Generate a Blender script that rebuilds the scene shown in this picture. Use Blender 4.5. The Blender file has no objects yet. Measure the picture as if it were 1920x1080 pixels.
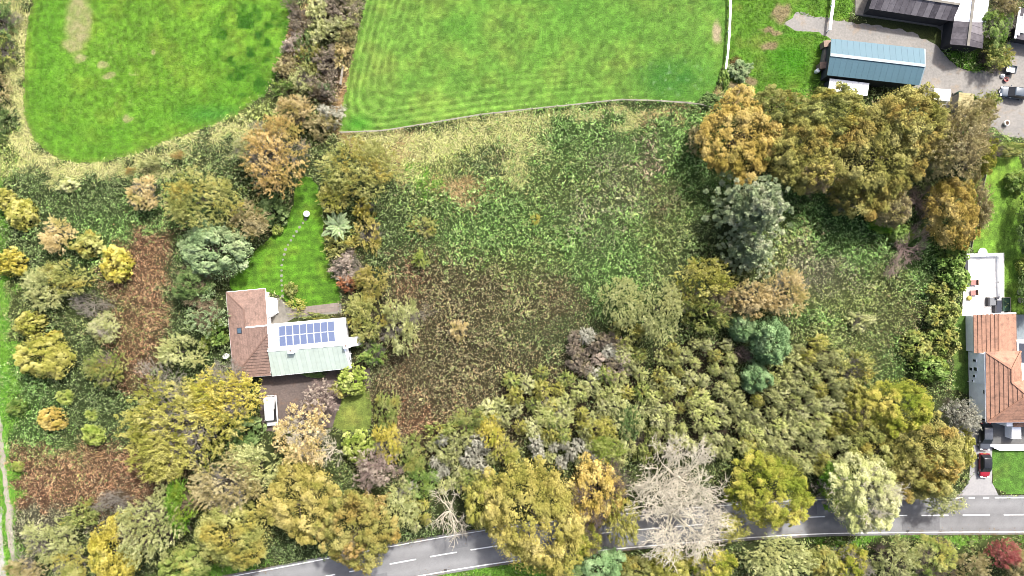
import bpy, bmesh, math, random
import numpy as np
from mathutils import Vector

# ------------------------------------------------------------------ camera, sky, sun, exposure
SC = bpy.context.scene
COL = SC.collection
H = 117.0                      # drone height over the ground, metres
S = 1920.0 / (1.5 * H)         # map scale: photograph pixels per metre on the ground
cam_d = bpy.data.cameras.new('camera'); cam = bpy.data.objects.new('camera', cam_d); COL.objects.link(cam)
cam.location = (0, 0, H); cam.rotation_euler = (0, 0, 0)
cam_d.sensor_width = 36; cam_d.lens = 24; cam_d.clip_start = 1; cam_d.clip_end = 3000
SC.camera = cam
SUN_EL, SUN_AZ = math.radians(50), math.radians(28)      # azimuth clockwise from image-up (+Y)
wd = bpy.data.worlds.new('World'); SC.world = wd; wd.use_nodes = True
nt = wd.node_tree; bgn = nt.nodes['Background']
sky = nt.nodes.new('ShaderNodeTexSky'); sky.sky_type = 'NISHITA'; sky.sun_disc = False
sky.sun_elevation = SUN_EL; sky.sun_rotation = SUN_AZ; sky.air_density = 0.7; sky.dust_density = 5.0; sky.ozone_density = 0.3
nt.links.new(sky.outputs[0], bgn.inputs[0]); bgn.inputs[1].default_value = 0.15
sl = bpy.data.lights.new('sun', 'SUN'); sl.energy = 3.5; sl.angle = math.radians(4.0); sl.color = (1.0, 0.98, 0.95)
sun = bpy.data.objects.new('sun', sl); COL.objects.link(sun)
sd = Vector((math.sin(SUN_AZ) * math.cos(SUN_EL), math.cos(SUN_AZ) * math.cos(SUN_EL), math.sin(SUN_EL)))
sun.rotation_euler = sd.to_track_quat('Z', 'Y').to_euler(); sun.location = sd * 200
vs = SC.view_settings; vs.view_transform = 'Standard'; vs.look = 'None'; vs.gamma = 1; vs.exposure = 1.57
vs.use_curve_mapping = False
SC.cycles.filter_width = 0.9; SC.cycles.max_bounces = 5; SC.cycles.diffuse_bounces = 3; SC.cycles.glossy_bounces = 2; SC.cycles.transmission_bounces = 2
SC.cycles.transparent_max_bounces = 4

random.seed(7); RNG = np.random.default_rng(11)

# ------------------------------------------------------------------ helpers
def W(px, py, z=0.0):
    """a point of the plan (surveyed on the aerial photograph) at height z, in metres"""
    k = (H - z) / H / S
    return Vector(((px - 960) * k, (540 - py) * k, z))

def lin(c):
    a = np.asarray(c, float) / 255.0
    return np.where(a <= 0.04045, a / 12.92, ((a + 0.055) / 1.055) ** 2.4)

GAIN = 4.11
def A(c, g=GAIN):
    """albedo of a surface that shows the 0-255 colour c in full daylight"""
    return np.clip(lin(c) / g, 0.004, 0.8)

def hash2(ix, iy, seed):
    n = (ix.astype(np.int64) * 374761393 + iy.astype(np.int64) * 668265263 + seed * 974634777) & 0xffffffff
    n = ((n ^ (n >> 13)) * 1274126177) & 0xffffffff
    return ((n ^ (n >> 16)) & 0xffff) / 65535.0

def vnoise(x, y, s, seed=0):
    x = np.asarray(x, float) / s; y = np.asarray(y, float) / s
    ix = np.floor(x); iy = np.floor(y); fx = x - ix; fy = y - iy
    fx = fx * fx * (3 - 2 * fx); fy = fy * fy * (3 - 2 * fy)
    a = hash2(ix, iy, seed); b = hash2(ix + 1, iy, seed); c = hash2(ix, iy + 1, seed); d = hash2(ix + 1, iy + 1, seed)
    return (a * (1 - fx) + b * fx) * (1 - fy) + (c * (1 - fx) + d * fx) * fy

def fbm(x, y, s, seed=0, o=3):
    t = 0; a = 1.0; n = 0
    for i in range(o):
        t = t + a * vnoise(x, y, s / 2 ** i, seed + i * 17); n += a; a *= 0.5
    return t / n

def inpoly(x, y, P):
    x = np.asarray(x); y = np.asarray(y); r = np.zeros(x.shape, bool)
    n = len(P); j = n - 1
    for i in range(n):
        xi, yi = P[i][0], P[i][1]; xj, yj = P[j][0], P[j][1]
        if yi != yj:
            c = ((yi > y) != (yj > y)) & (x < (xj - xi) * (y - yi) / (yj - yi) + xi)
            r ^= c
        j = i
    return r

def distline(x, y, P):
    d = np.full(np.shape(x), 1e9)
    for (x0, y0), (x1, y1) in zip(P[:-1], P[1:]):
        dx, dy = x1 - x0, y1 - y0; L = dx * dx + dy * dy
        t = np.clip(((x - x0) * dx + (y - y0) * dy) / L, 0, 1)
        d = np.minimum(d, np.hypot(x - x0 - t * dx, y - y0 - t * dy))
    return d

def smooth_poly(P, it=2):
    for _ in range(it):
        Q = []
        for i in range(len(P)):
            a, b = P[i], P[(i + 1) % len(P)]
            Q += [(a[0] * .75 + b[0] * .25, a[1] * .75 + b[1] * .25), (a[0] * .25 + b[0] * .75, a[1] * .25 + b[1] * .75)]
        P = Q
    return P

def smooth_line(P, it=2):
    for _ in range(it):
        Q = [P[0]]
        for a, b in zip(P[:-1], P[1:]):
            Q += [(a[0] * .75 + b[0] * .25, a[1] * .75 + b[1] * .25), (a[0] * .25 + b[0] * .75, a[1] * .25 + b[1] * .75)]
        P = Q + [P[-1]]
    return P

def fastmesh(name, V, F, mats=(), tint=None, col=None, matidx=None, smooth=False):
    """V (n,3), F (m,k): one mesh with k-sided faces; tint per vertex, col per vertex (n,3)"""
    V = np.ascontiguousarray(V, np.float32); F = np.ascontiguousarray(F, np.int32)
    m, k = F.shape
    me = bpy.data.meshes.new(name)
    me.vertices.add(len(V)); me.vertices.foreach_set('co', V.ravel())
    me.loops.add(m * k); me.loops.foreach_set('vertex_index', F.ravel())
    me.polygons.add(m); me.polygons.foreach_set('loop_start', np.arange(0, m * k, k, dtype=np.int32))
    if matidx is not None: me.polygons.foreach_set('material_index', np.asarray(matidx, np.int32))
    if smooth: me.polygons.foreach_set('use_smooth', np.ones(m, bool))
    for mt in mats: me.materials.append(mt)
    if tint is not None:
        a = me.attributes.new('tint', 'FLOAT', 'POINT'); a.data.foreach_set('value', np.asarray(tint, np.float32))
    if col is not None:
        a = me.attributes.new('col', 'FLOAT_COLOR', 'POINT')
        c4 = np.ones((len(V), 4), np.float32); c4[:, :3] = col; a.data.foreach_set('color', c4.ravel())
    me.update(calc_edges=True)
    return me

def link(name, me, parent=None, **kw):
    o = bpy.data.objects.new(name, me); COL.objects.link(o)
    if parent is not None: o.parent = parent
    for k, v in kw.items():
        if v is not None: o[k] = v
    return o

def thing(name, label, cat, loc=(0, 0, 0), rotz=0.0, group=None):
    o = bpy.data.objects.new(name, None); COL.objects.link(o)
    o.empty_display_size = 0.3; o.location = loc; o.rotation_euler = (0, 0, rotz)
    o['label'] = label; o['category'] = cat
    if group: o['group'] = group
    return o

class MB:
    """collects simple solids, builds them as one mesh object"""
    def __init__(self): self.v = []; self.f = []
    def add(self, vs_, fs):
        n = len(self.v); self.v += [tuple(p) for p in vs_]; self.f += [tuple(i + n for i in q) for q in fs]; return self
    def box(self, c, s, rz=0.0, top=1.0):
        x, y, z = c; a, b, h = s[0] / 2, s[1] / 2, s[2] / 2; cs, sn = math.cos(rz), math.sin(rz); P = []
        for dz, k in ((-h, 1.0), (h, top)):
            for dx, dy in ((-a, -b), (a, -b), (a, b), (-a, b)):
                P.append((x + (dx * cs - dy * sn) * k, y + (dx * sn + dy * cs) * k, z + dz))
        return self.add(P, [(3, 2, 1, 0), (4, 5, 6, 7), (0, 1, 5, 4), (1, 2, 6, 5), (2, 3, 7, 6), (3, 0, 4, 7)])
    def prism(self, poly, z0, z1):
        n = len(poly); P = [(p[0], p[1], z0) for p in poly] + [(p[0], p[1], z1) for p in poly]
        ar = sum(poly[i][0] * poly[(i + 1) % n][1] - poly[(i + 1) % n][0] * poly[i][1] for i in range(n))
        if ar < 0: P = P[:n][::-1] + P[n:][::-1]
        return self.add(P, [tuple(range(n))[::-1], tuple(range(n, 2 * n))] + [(i, (i + 1) % n, n + (i + 1) % n, n + i) for i in range(n)])
    def slab(self, pts, t):
        """thick polygon: pts is its upper face (any winding), thickness t downwards along the normal"""
        pts = [Vector(p) for p in pts]; nn = Vector()
        for i in range(len(pts)):
            a, b = pts[i], pts[(i + 1) % len(pts)]; nn += a.cross(b)
        if nn.length < 1e-9: return self
        nn.normalize()
        if nn.z < 0: pts = pts[::-1]; nn = -nn
        n = len(pts); lo = [p - nn * t for p in pts]
        return self.add([p[:] for p in pts] + [p[:] for p in lo],
                        [tuple(range(n)), tuple(range(2 * n - 1, n - 1, -1))] + [(n + i, n + (i + 1) % n, (i + 1) % n, i) for i in range(n)])
    def tube(self, pts, rs, k=6, caps=True):
        pts = [Vector(p) for p in pts]; base = len(self.v); rings = []
        for i, p in enumerate(pts):
            d = (pts[min(i + 1, len(pts) - 1)] - pts[max(i - 1, 0)]).normalized()
            u = d.orthogonal().normalized(); w = d.cross(u); r = rs[i] if hasattr(rs, '__len__') else rs
            rings.append([(p + (u * math.cos(2 * math.pi * j / k) + w * math.sin(2 * math.pi * j / k)) * r)[:] for j in range(k)])
        P = [q for r_ in rings for q in r_]; F = []
        for i in range(len(pts) - 1):
            for j in range(k): F.append((i * k + j, i * k + (j + 1) % k, (i + 1) * k + (j + 1) % k, (i + 1) * k + j))
        if caps: F += [tuple(range(k))[::-1], tuple(range((len(pts) - 1) * k, len(pts) * k))]
        return self.add(P, F)
    def lathe(self, c, prof, k=14):
        P = []; F = []
        for r, z in prof:
            for j in range(k): P.append((c[0] + r * math.cos(2 * math.pi * j / k), c[1] + r * math.sin(2 * math.pi * j / k), c[2] + z))
        m = len(prof)
        for i in range(m - 1):
            for j in range(k): F.append((i * k + j, i * k + (j + 1) % k, (i + 1) * k + (j + 1) % k, (i + 1) * k + j))
        F += [tuple(range(k))[::-1], tuple(range((m - 1) * k, m * k))]
        return self.add(P, F)
    def build(self, name, mat, parent=None, bevel=0.0, smooth=False, **kw):
        me = bpy.data.meshes.new(name); me.from_pydata(self.v, [], self.f)
        if mat: me.materials.append(mat)
        if smooth: me.polygons.foreach_set('use_smooth', np.ones(len(me.polygons), bool))
        me.update(); o = link(name, me, parent, **kw)
        if bevel:
            b = o.modifiers.new('bevel', 'BEVEL'); b.width = bevel; b.segments = 2; b.limit_method = 'ANGLE'
        return o

def clip(poly, f):
    out = []
    for i in range(len(poly)):
        a, b = poly[i], poly[(i + 1) % len(poly)]; fa, fb = f(a), f(b)
        if fa >= 0: out.append(a)
        if (fa >= 0) != (fb >= 0): out.append(a + (b - a) * (fa / (fa - fb)))
    return out

def pnormal(poly):
    nn = Vector()
    for i in range(len(poly)): nn += poly[i].cross(poly[(i + 1) % len(poly)])
    nn.normalize()
    return nn if nn.z > 0 else -nn

def roof_pieces(parent, poly, e0, e1, step, mat, name, along=False, lift=0.05, thick=0.035, mats=None, base=True, basemat=None, gap=0.0, rib=0.0):
    """cuts a roof plane into real courses (or sheets when along=True), every one an object of its own"""
    poly = [Vector(p) for p in poly]; nrm = pnormal(poly)
    ed = (Vector(e1) - Vector(e0)).normalized(); up = nrm.cross(ed)
    if up.z < 0: up = -up
    ax = ed if along else up
    o0 = poly[0]; ts = [(p - o0).dot(ax) for p in poly]; t0, t1 = min(ts), max(ts)
    n = max(1, round((t1 - t0) / step)); st = (t1 - t0) / n
    if base: MB().slab([p - nrm * 0.04 for p in poly], 0.1).build('roof_deck', basemat or mat, parent)
    for i in range(n):
        a = t0 + i * st; b = a + st
        q = clip(poly, lambda p: (p - o0).dot(ax) - a - gap / 2)
        if len(q) < 3: continue
        q = clip(q, lambda p: b - gap / 2 - (p - o0).dot(ax))
        if len(q) < 3: continue
        if not along: q = [p + nrm * (0.01 + lift * (1 - ((p - o0).dot(ax) - a) / st)) for p in q]
        else: q = [p + nrm * 0.012 for p in q]
        m = MB().slab(q, thick)
        if along and rib:
            lo = [p for p in q if abs((p - o0).dot(ax) - a - gap / 2) < 1e-4]
            if len(lo) == 2:
                m.slab([lo[0] + nrm * rib, lo[1] + nrm * rib, lo[1] + nrm * rib + ax * 0.07, lo[0] + nrm * rib + ax * 0.07], rib)
        mm = mat if mats is None else random.choice(mats)
        m.build(name, mm, parent)

# ------------------------------------------------------------------ materials
def newmat(name):
    m = bpy.data.materials.new(name); m.use_nodes = True
    return m, m.node_tree, m.node_tree.nodes['Principled BSDF']

def N(t, typ, **kw):
    n = t.nodes.new(typ)
    for k, v in kw.items(): setattr(n, k, v)
    return n

def plain(name, c, rough=0.6, var=0.12, scale=2.0, metal=0.0, bump=0.0, spec=0.35, dirt=None, dirtamt=0.4, dirtscale=0.8, obvar=0.0):
    """paint, render, metal, concrete: a base colour with soft uneven wear and optional stains"""
    m, t, b = newmat(name); L = t.links
    tc = N(t, 'ShaderNodeTexCoord'); no = N(t, 'ShaderNodeTexNoise'); no.inputs['Scale'].default_value = scale; no.inputs['Detail'].default_value = 5
    L.new(tc.outputs['Object'], no.inputs['Vector'])
    r = N(t, 'ShaderNodeMapRange'); r.inputs[1].default_value = 0.3; r.inputs[2].default_value = 0.7
    r.inputs[3].default_value = 1 - var; r.inputs[4].default_value = 1 + var; L.new(no.outputs[0], r.inputs[0])
    mx = N(t, 'ShaderNodeMix', data_type='RGBA', blend_type='MULTIPLY'); mx.inputs[0].default_value = 1
    mx.inputs[6].default_value = (*c, 1); L.new(r.outputs[0], mx.inputs[7]); out = mx.outputs[2]
    if obvar:
        oi = N(t, 'ShaderNodeObjectInfo'); rr = N(t, 'ShaderNodeMapRange'); rr.inputs[3].default_value = 1 - obvar; rr.inputs[4].default_value = 1 + obvar
        L.new(oi.outputs['Random'], rr.inputs[0]); m3 = N(t, 'ShaderNodeMix', data_type='RGBA', blend_type='MULTIPLY'); m3.inputs[0].default_value = 1
        L.new(out, m3.inputs[6]); L.new(rr.outputs[0], m3.inputs[7]); out = m3.outputs[2]
    if dirt is not None:
        n2 = N(t, 'ShaderNodeTexNoise'); n2.inputs['Scale'].default_value = dirtscale; n2.inputs['Detail'].default_value = 7; n2.inputs['Roughness'].default_value = 0.65
        L.new(tc.outputs['Object'], n2.inputs['Vector'])
        r2 = N(t, 'ShaderNodeMapRange'); r2.inputs[1].default_value = 0.48; r2.inputs[2].default_value = 0.72; r2.inputs[4].default_value = dirtamt
        L.new(n2.outputs[0], r2.inputs[0]); m2 = N(t, 'ShaderNodeMix', data_type='RGBA')
        L.new(r2.outputs[0], m2.inputs[0]); L.new(out, m2.inputs[6]); m2.inputs[7].default_value = (*dirt, 1); out = m2.outputs[2]
    L.new(out, b.inputs['Base Color']); b.inputs['Roughness'].default_value = rough; b.inputs['Metallic'].default_value = metal
    b.inputs['Specular IOR Level'].default_value = spec
    if bump:
        bp = N(t, 'ShaderNodeBump'); bp.inputs['Strength'].default_value = bump; bp.inputs['Distance'].default_value = 0.05
        n4 = N(t, 'ShaderNodeTexNoise'); n4.inputs['Scale'].default_value = scale * 6; L.new(tc.outputs['Object'], n4.inputs['Vector'])
        L.new(n4.outputs[0], bp.inputs['Height']); L.new(bp.outputs[0], b.inputs['Normal'])
    return m

def attr_mat(name, rough=0.9, fine=6.0, var=0.25, bump=0.4, trans=0.0, fine2=1.3, var2=0.12):
    """colour comes from the mesh (what grows or lies there), with fine procedural grain on top"""
    m, t, b = newmat(name); L = t.links
    at = N(t, 'ShaderNodeAttribute', attribute_name='col'); tc = N(t, 'ShaderNodeTexCoord'); out = at.outputs['Color']
    for sc_, va in ((fine, var), (fine2, var2)):
        if not va: continue
        no = N(t, 'ShaderNodeTexNoise'); no.inputs['Scale'].default_value = sc_; no.inputs['Detail'].default_value = 4
        L.new(tc.outputs['Object'], no.inputs['Vector'])
        r = N(t, 'ShaderNodeMapRange'); r.inputs[1].default_value = 0.3; r.inputs[2].default_value = 0.7; r.inputs[3].default_value = 1 - va; r.inputs[4].default_value = 1 + va
        L.new(no.outputs[0], r.inputs[0]); mx = N(t, 'ShaderNodeMix', data_type='RGBA', blend_type='MULTIPLY'); mx.inputs[0].default_value = 1
        L.new(out, mx.inputs[6]); L.new(r.outputs[0], mx.inputs[7]); out = mx.outputs[2]
    L.new(out, b.inputs['Base Color']); b.inputs['Roughness'].default_value = rough; b.inputs['Specular IOR Level'].default_value = 0.15
    if bump:
        no = N(t, 'ShaderNodeTexNoise'); no.inputs['Scale'].default_value = fine; no.inputs['Detail'].default_value = 5; L.new(tc.outputs['Object'], no.inputs['Vector'])
        bp = N(t, 'ShaderNodeBump'); bp.inputs['Strength'].default_value = bump; bp.inputs['Distance'].default_value = 0.12
        L.new(no.outputs[0], bp.inputs['Height']); L.new(bp.outputs[0], b.inputs['Normal'])
    return m

def blade_mat(name):
    m = bpy.data.materials.new(name); m.use_nodes = True; t = m.node_tree; t.nodes.clear(); L = t.links
    at = N(t, 'ShaderNodeAttribute', attribute_name='col'); d = N(t, 'ShaderNodeBsdfDiffuse'); tr = N(t, 'ShaderNodeBsdfTranslucent')
    mx = N(t, 'ShaderNodeMixShader'); mx.inputs[0].default_value = 0.3; o = N(t, 'ShaderNodeOutputMaterial')
    L.new(at.outputs['Color'], d.inputs[0]); L.new(at.outputs['Color'], tr.inputs[0]); L.new(d.outputs[0], mx.inputs[1]); L.new(tr.outputs[0], mx.inputs[2]); L.new(mx.outputs[0], o.inputs[0])
    return m

def pale(c, desat, lift):
    c = np.asarray(c, float); l = c.mean(-1, keepdims=True); c = c * (1 - desat) + l * desat
    return c * (1 - lift) + np.array([250, 246, 205.]) * lift

def leaf_mat(name, c0, c1, c2, acc, patch=2.2, trans=0.3, g=1.4):
    """leaves of one tree: three leaf colours, mixed clump by clump and leaf by leaf"""
    c0, c1, c2 = pale(c0, .06, .0), pale(c1, .08, .03), pale(c2, .08, .10)  # lightest tone paled most: leaf gloss painted into the colour
    m = bpy.data.materials.new(name); m.use_nodes = True; t = m.node_tree; t.nodes.clear(); L = t.links
    at = N(t, 'ShaderNodeAttribute', attribute_name='tint'); tc = N(t, 'ShaderNodeTexCoord'); oi = N(t, 'ShaderNodeObjectInfo')
    va = N(t, 'ShaderNodeVectorMath', operation='ADD'); cx = N(t, 'ShaderNodeCombineXYZ')
    mu = N(t, 'ShaderNodeMath', operation='MULTIPLY'); mu.inputs[1].default_value = 37.0; L.new(oi.outputs['Random'], mu.inputs[0]); L.new(mu.outputs[0], cx.inputs[0])
    L.new(tc.outputs['Object'], va.inputs[0]); L.new(cx.outputs[0], va.inputs[1])
    no = N(t, 'ShaderNodeTexNoise'); no.inputs['Scale'].default_value = patch; no.inputs['Detail'].default_value = 2; L.new(va.outputs[0], no.inputs['Vector'])
    r = N(t, 'ShaderNodeMapRange'); r.inputs[1].default_value = 0.32; r.inputs[2].default_value = 0.68; L.new(no.outputs[0], r.inputs[0])
    mx = N(t, 'ShaderNodeMix'); mx.inputs[0].default_value = 0.5; L.new(at.outputs['Fac'], mx.inputs[2]); L.new(r.outputs[0], mx.inputs[3])
    cr = N(t, 'ShaderNodeValToRGB'); e = cr.color_ramp.elements
    e[0].position = 0.18; e[0].color = (*A(c0, g), 1); e[1].position = 0.82; e[1].color = (*A(c2, g), 1); k = e.new(0.5); k.color = (*A(c1, g), 1)
    L.new(mx.outputs[0], cr.inputs[0])
    n5 = N(t, 'ShaderNodeTexNoise'); n5.inputs['Scale'].default_value = 1.5; n5.inputs['Detail'].default_value = 3; va2 = N(t, 'ShaderNodeVectorMath', operation='ADD'); va2.inputs[1].default_value = (11.3, 4.7, 2.1)
    L.new(va.outputs[0], va2.inputs[0]); L.new(va2.outputs[0], n5.inputs['Vector'])
    r5 = N(t, 'ShaderNodeMapRange'); r5.inputs[1].default_value = 0.5; r5.inputs[2].default_value = 0.66; r5.inputs[4].default_value = 0.75; L.new(n5.outputs[0], r5.inputs[0])
    mt = N(t, 'ShaderNodeMath', operation='MULTIPLY'); L.new(r5.outputs[0], mt.inputs[0]); ad = N(t, 'ShaderNodeMath', operation='ADD'); ad.inputs[1].default_value = 0.35; L.new(at.outputs['Fac'], ad.inputs[0]); L.new(ad.outputs[0], mt.inputs[1])
    ma = N(t, 'ShaderNodeMix', data_type='RGBA'); L.new(mt.outputs[0], ma.inputs[0]); L.new(cr.outputs[0], ma.inputs[6]); ma.inputs[7].default_value = (*A(acc, g), 1)
    rr = N(t, 'ShaderNodeMapRange'); rr.inputs[3].default_value = 0.88; rr.inputs[4].default_value = 1.12; L.new(oi.outputs['Random'], rr.inputs[0])
    mm = N(t, 'ShaderNodeMix', data_type='RGBA', blend_type='MULTIPLY'); mm.inputs[0].default_value = 1; L.new(ma.outputs[2], mm.inputs[6]); L.new(rr.outputs[0], mm.inputs[7])
    d = N(t, 'ShaderNodeBsdfDiffuse'); tr = N(t, 'ShaderNodeBsdfTranslucent'); ms = N(t, 'ShaderNodeMixShader'); ms.inputs[0].default_value = trans; o = N(t, 'ShaderNodeOutputMaterial')
    L.new(mm.outputs[2], d.inputs[0]); L.new(mm.outputs[2], tr.inputs[0]); L.new(d.outputs[0], ms.inputs[1]); L.new(tr.outputs[0], ms.inputs[2]); L.new(ms.outputs[0], o.inputs[0])
    return m

M = {}
M['blade'] = blade_mat('undergrowth_leaf')
M['white_render'] = plain('white_render', (0.8, 0.8, 0.8), 0.8, 0.06, 1.5, dirt=(0.45, 0.46, 0.45), dirtamt=0.25)
M['white_paint'] = plain('white_paint', (0.78, 0.78, 0.77), 0.55, 0.05, 2)
M['mint_roof'] = plain('mint_roof', (0.265, 0.305, 0.264), 0.38, 0.05, 1.2, dirt=(0.28, 0.33, 0.3), dirtamt=0.35, obvar=0.04, spec=0.08)
M['tile_pink'] = plain('clay_tile', A((182, 149, 133), 3.34), 0.8, 0.2, 5, bump=0.5, dirt=A((105, 85, 75)), dirtamt=0.6, dirtscale=1.3, obvar=0.08)
M['tile_orange'] = plain('terracotta_tile', A((222, 168, 138), 3.65), 0.8, 0.14, 4, bump=0.4, dirt=A((120, 90, 78)), dirtamt=0.7, dirtscale=1.1, obvar=0.08)
M['tile_deck'] = plain('tile_underlay', (0.05, 0.04, 0.035), 0.9)
M['ridge_tile'] = plain('ridge_tile', A((215, 160, 130), 3.65), 0.8, 0.12, 4)
M['ridge_brown'] = plain('ridge_tile_brown', A((170, 135, 118), 3.65), 0.8, 0.12, 4)
M['solar'] = plain('solar_cell', A((112, 130, 172), 3.66), 0.28, 0.06, 3, spec=0.6)
M['solar_dark'] = plain('solar_cell_dark', A((75, 80, 95)), 0.3, 0.06, 3, spec=0.6)
M['alu'] = plain('aluminium', (0.7, 0.71, 0.73), 0.4, 0.05, 3)
M['glass'] = plain('window_glass', (0.02, 0.025, 0.03), 0.08, 0.05, 1, spec=0.7)
M['rooflight'] = plain('rooflight_glass', A((120, 150, 170)), 0.1, 0.05, 1, spec=0.7)
M['barn_blue'] = plain('blue_steel_sheet', A((112, 152, 168), 3.42), 0.55, 0.06, 0.8, spec=0.2, dirt=A((110, 140, 160)), dirtamt=0.35, obvar=0.03)
M['barn_ridge'] = plain('blue_ridge_flashing', A((196, 222, 232)), 0.4, 0.04, 1)
M['barn_wall'] = plain('dark_cladding', (0.035, 0.04, 0.045), 0.7, 0.2, 1)
M['black_board'] = plain('black_boarding', (0.018, 0.018, 0.02), 0.8, 0.2, 1.5)
M['old_sheet'] = [plain('old_roof_sheet', A(c, 2.66), 0.85, 0.2, 1.6, dirt=A((160, 155, 160)), dirtamt=0.45, dirtscale=1.6, bump=0.4)
                  for c in ((98, 92, 98), (118, 112, 117), (82, 77, 84), (140, 134, 138), (106, 100, 105))]
M['white_sheet'] = plain('white_roof_sheet', (0.78, 0.78, 0.79), 0.5, 0.04, 1.2, obvar=0.03)
M['concrete'] = plain('concrete', A((178, 172, 160)), 0.9, 0.16, 1.3, bump=0.3, dirt=A((125, 122, 108)), dirtamt=0.5)
M['brick'] = plain('pale_brick', A((205, 175, 155)), 0.9, 0.2, 3, bump=0.3)
M['timber'] = plain('weathered_timber', A((206, 198, 180), 3.66), 0.85, 0.2, 4, bump=0.3)
M['yellow_board'] = plain('yellow_timber', A((232, 218, 158), 3.50), 0.8, 0.12, 2, dirt=A((200, 170, 80)), dirtamt=0.6, dirtscale=0.9, obvar=0.06)
M['green_tank'] = plain('green_plastic', A((40, 90, 65)), 0.5)
M['patio'] = plain('pale_paving', (0.62, 0.6, 0.56), 0.8, 0.08, 1.1, dirt=(0.4, 0.36, 0.31), dirtamt=0.35, obvar=0.06)
M['pink_cushion'] = plain('pink_cushion', A((240, 175, 165)), 0.9, 0.08, 3)
M['yellow_cushion'] = plain('yellow_plastic', A((240, 225, 110)), 0.7, 0.08, 3)
M['grey_fabric'] = plain('grey_fabric', A((175, 178, 182)), 0.9, 0.08, 3)
M['rattan'] = plain('dark_rattan', A((85, 85, 92)), 0.8, 0.15, 6)
M['stone'] = plain('pale_stone', A((182, 186, 164)), 0.9, 0.12, 4, bump=0.3)
M['path_slab'] = plain('path_slab', A((188, 172, 160)), 0.9, 0.12, 2, bump=0.3, obvar=0.1)
M['bark'] = plain('bark', A((110, 98, 80)), 0.95, 0.3, 5, bump=0.6)
M['bark_pale'] = plain('pale_bark', A((242, 232, 206), 2.44), 0.95, 0.15, 4)
M['bark_pink'] = plain('pinkish_twig', A((205, 178, 165), 3.34), 0.95, 0.15, 4)
M['bark_grey'] = plain('grey_twig', A((190, 180, 165), 3.34), 0.95, 0.2, 4)
M['bark_tan'] = plain('tan_twig', A((200, 178, 140), 3.34), 0.95, 0.2, 4)
M['bark_dark'] = plain('dark_twig', A((130, 112, 105), 3.34), 0.95, 0.2, 4)
M['rubber'] = plain('rubber', (0.015, 0.015, 0.016), 0.8)
M['rim'] = plain('alloy_rim', (0.45, 0.46, 0.48), 0.35, metal=0.8)
M['car_white'] = plain('white_car_paint', (0.8, 0.8, 0.8), 0.3, 0.02, 1, spec=0.5)
M['car_black'] = plain('black_car_paint', (0.045, 0.047, 0.052), 0.16, 0.05, 1, spec=0.9)
M['car_red'] = plain('red_car_paint', A((205, 40, 60), 3.50), 0.28, 0.04, 1, spec=0.5)
M['car_grey'] = plain('grey_car_paint', A((120, 135, 150), 3.81), 0.25, 0.04, 1, spec=0.55, metal=0.2)
M['car_glass'] = plain('car_glass', (0.012, 0.013, 0.015), 0.3, 0.05, 1, spec=0.3)
M['headlight'] = plain('headlight_lens', (0.75, 0.76, 0.78), 0.15, 0.02, 1)
M['red_lens'] = plain('tail_lens', (0.4, 0.02, 0.02), 0.2, 0.02, 1)
M['red_plastic'] = plain('red_plastic', A((225, 110, 105)), 0.6, 0.1, 2)
M['line_paint'] = plain('road_paint', (0.62, 0.62, 0.6), 0.8, 0.1, 3, dirt=(0.2, 0.2, 0.2), dirtamt=0.75, dirtscale=2.5)
M['deck_grey'] = plain('grey_terrace', A((150, 150, 148)), 0.85, 0.1, 1.2, dirt=A((110, 108, 104)), dirtamt=0.4)
M['leaf_litter'] = plain('brown_litter', A((115, 90, 70)), 0.95, 0.2, 3)
# ------------------------------------------------------------------ plan outlines (photograph coordinates)
def pm(P): return [((x - 960) / S, (540 - y) / S) for x, y in P]
F1 = smooth_poly([(66, -140), (62, 0), (50, 60), (44, 150), (45, 215), (62, 262), (95, 292), (140, 307), (190, 305), (260, 286), (330, 259), (400, 236), (465, 204), (502, 170), (522, 135), (533, 90), (545, 40), (553, 0), (570, -140)], 2)
F2 = smooth_poly([(730, -140), (688, 0), (671, 60), (655, 130), (644, 190), (638, 238), (641, 247), (655, 248), (720, 246), (800, 233), (900, 216), (1000, 205), (1100, 195), (1165, 187), (1230, 190), (1290, 192), (1328, 190), (1350, 150), (1360, 100), (1365, 0), (1372, -140)], 1)
F3 = smooth_poly([(1372, -140), (1366, 0), (1362, 90), (1356, 150), (1350, 175), (1420, 185), (1500, 170), (1545, 150), (1553, 75), (1600, 45), (1604, -140)], 1)
LAWN1 = smooth_poly([(555, 335), (592, 332), (608, 400), (606, 450), (622, 510), (640, 545), (640, 572), (590, 574), (548, 575), (528, 556), (500, 545), (430, 548), (432, 520), (470, 480), (512, 440), (548, 400)], 1)
LAWN2 = smooth_poly([(625, 735), (690, 725), (699, 760), (697, 808), (660, 810), (618, 800)], 1)
LAWN3 = smooth_poly([(1848, 296), (1930, 290), (1960, 600), (1880, 588), (1880, 480), (1815, 478), (1815, 400), (1830, 340)], 1)
LAWN4 = [(1860, 844), (1990, 844), (1990, 926), (1925, 926), (1885, 924), (1864, 914), (1859, 880)]
LAWN5 = [(1786, 590), (1813, 590), (1816, 740), (1786, 730)]
STRIP = [(-60, 480), (4, 500), (16, 600), (18, 720), (14, 800), (22, 900), (30, 1000), (32, 1140), (-60, 1140)]
TRACK = smooth_poly([(-20, 770), (2, 778), (8, 850), (17, 920), (26, 985), (30, 1040), (24, 1060), (16, 1020), (9, 950), (3, 880), (-5, 830), (-20, 800)], 1)
TRACK2 = [(-20, 930), (2, 950), (8, 1020), (14, 1110), (-20, 1110)]
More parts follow.
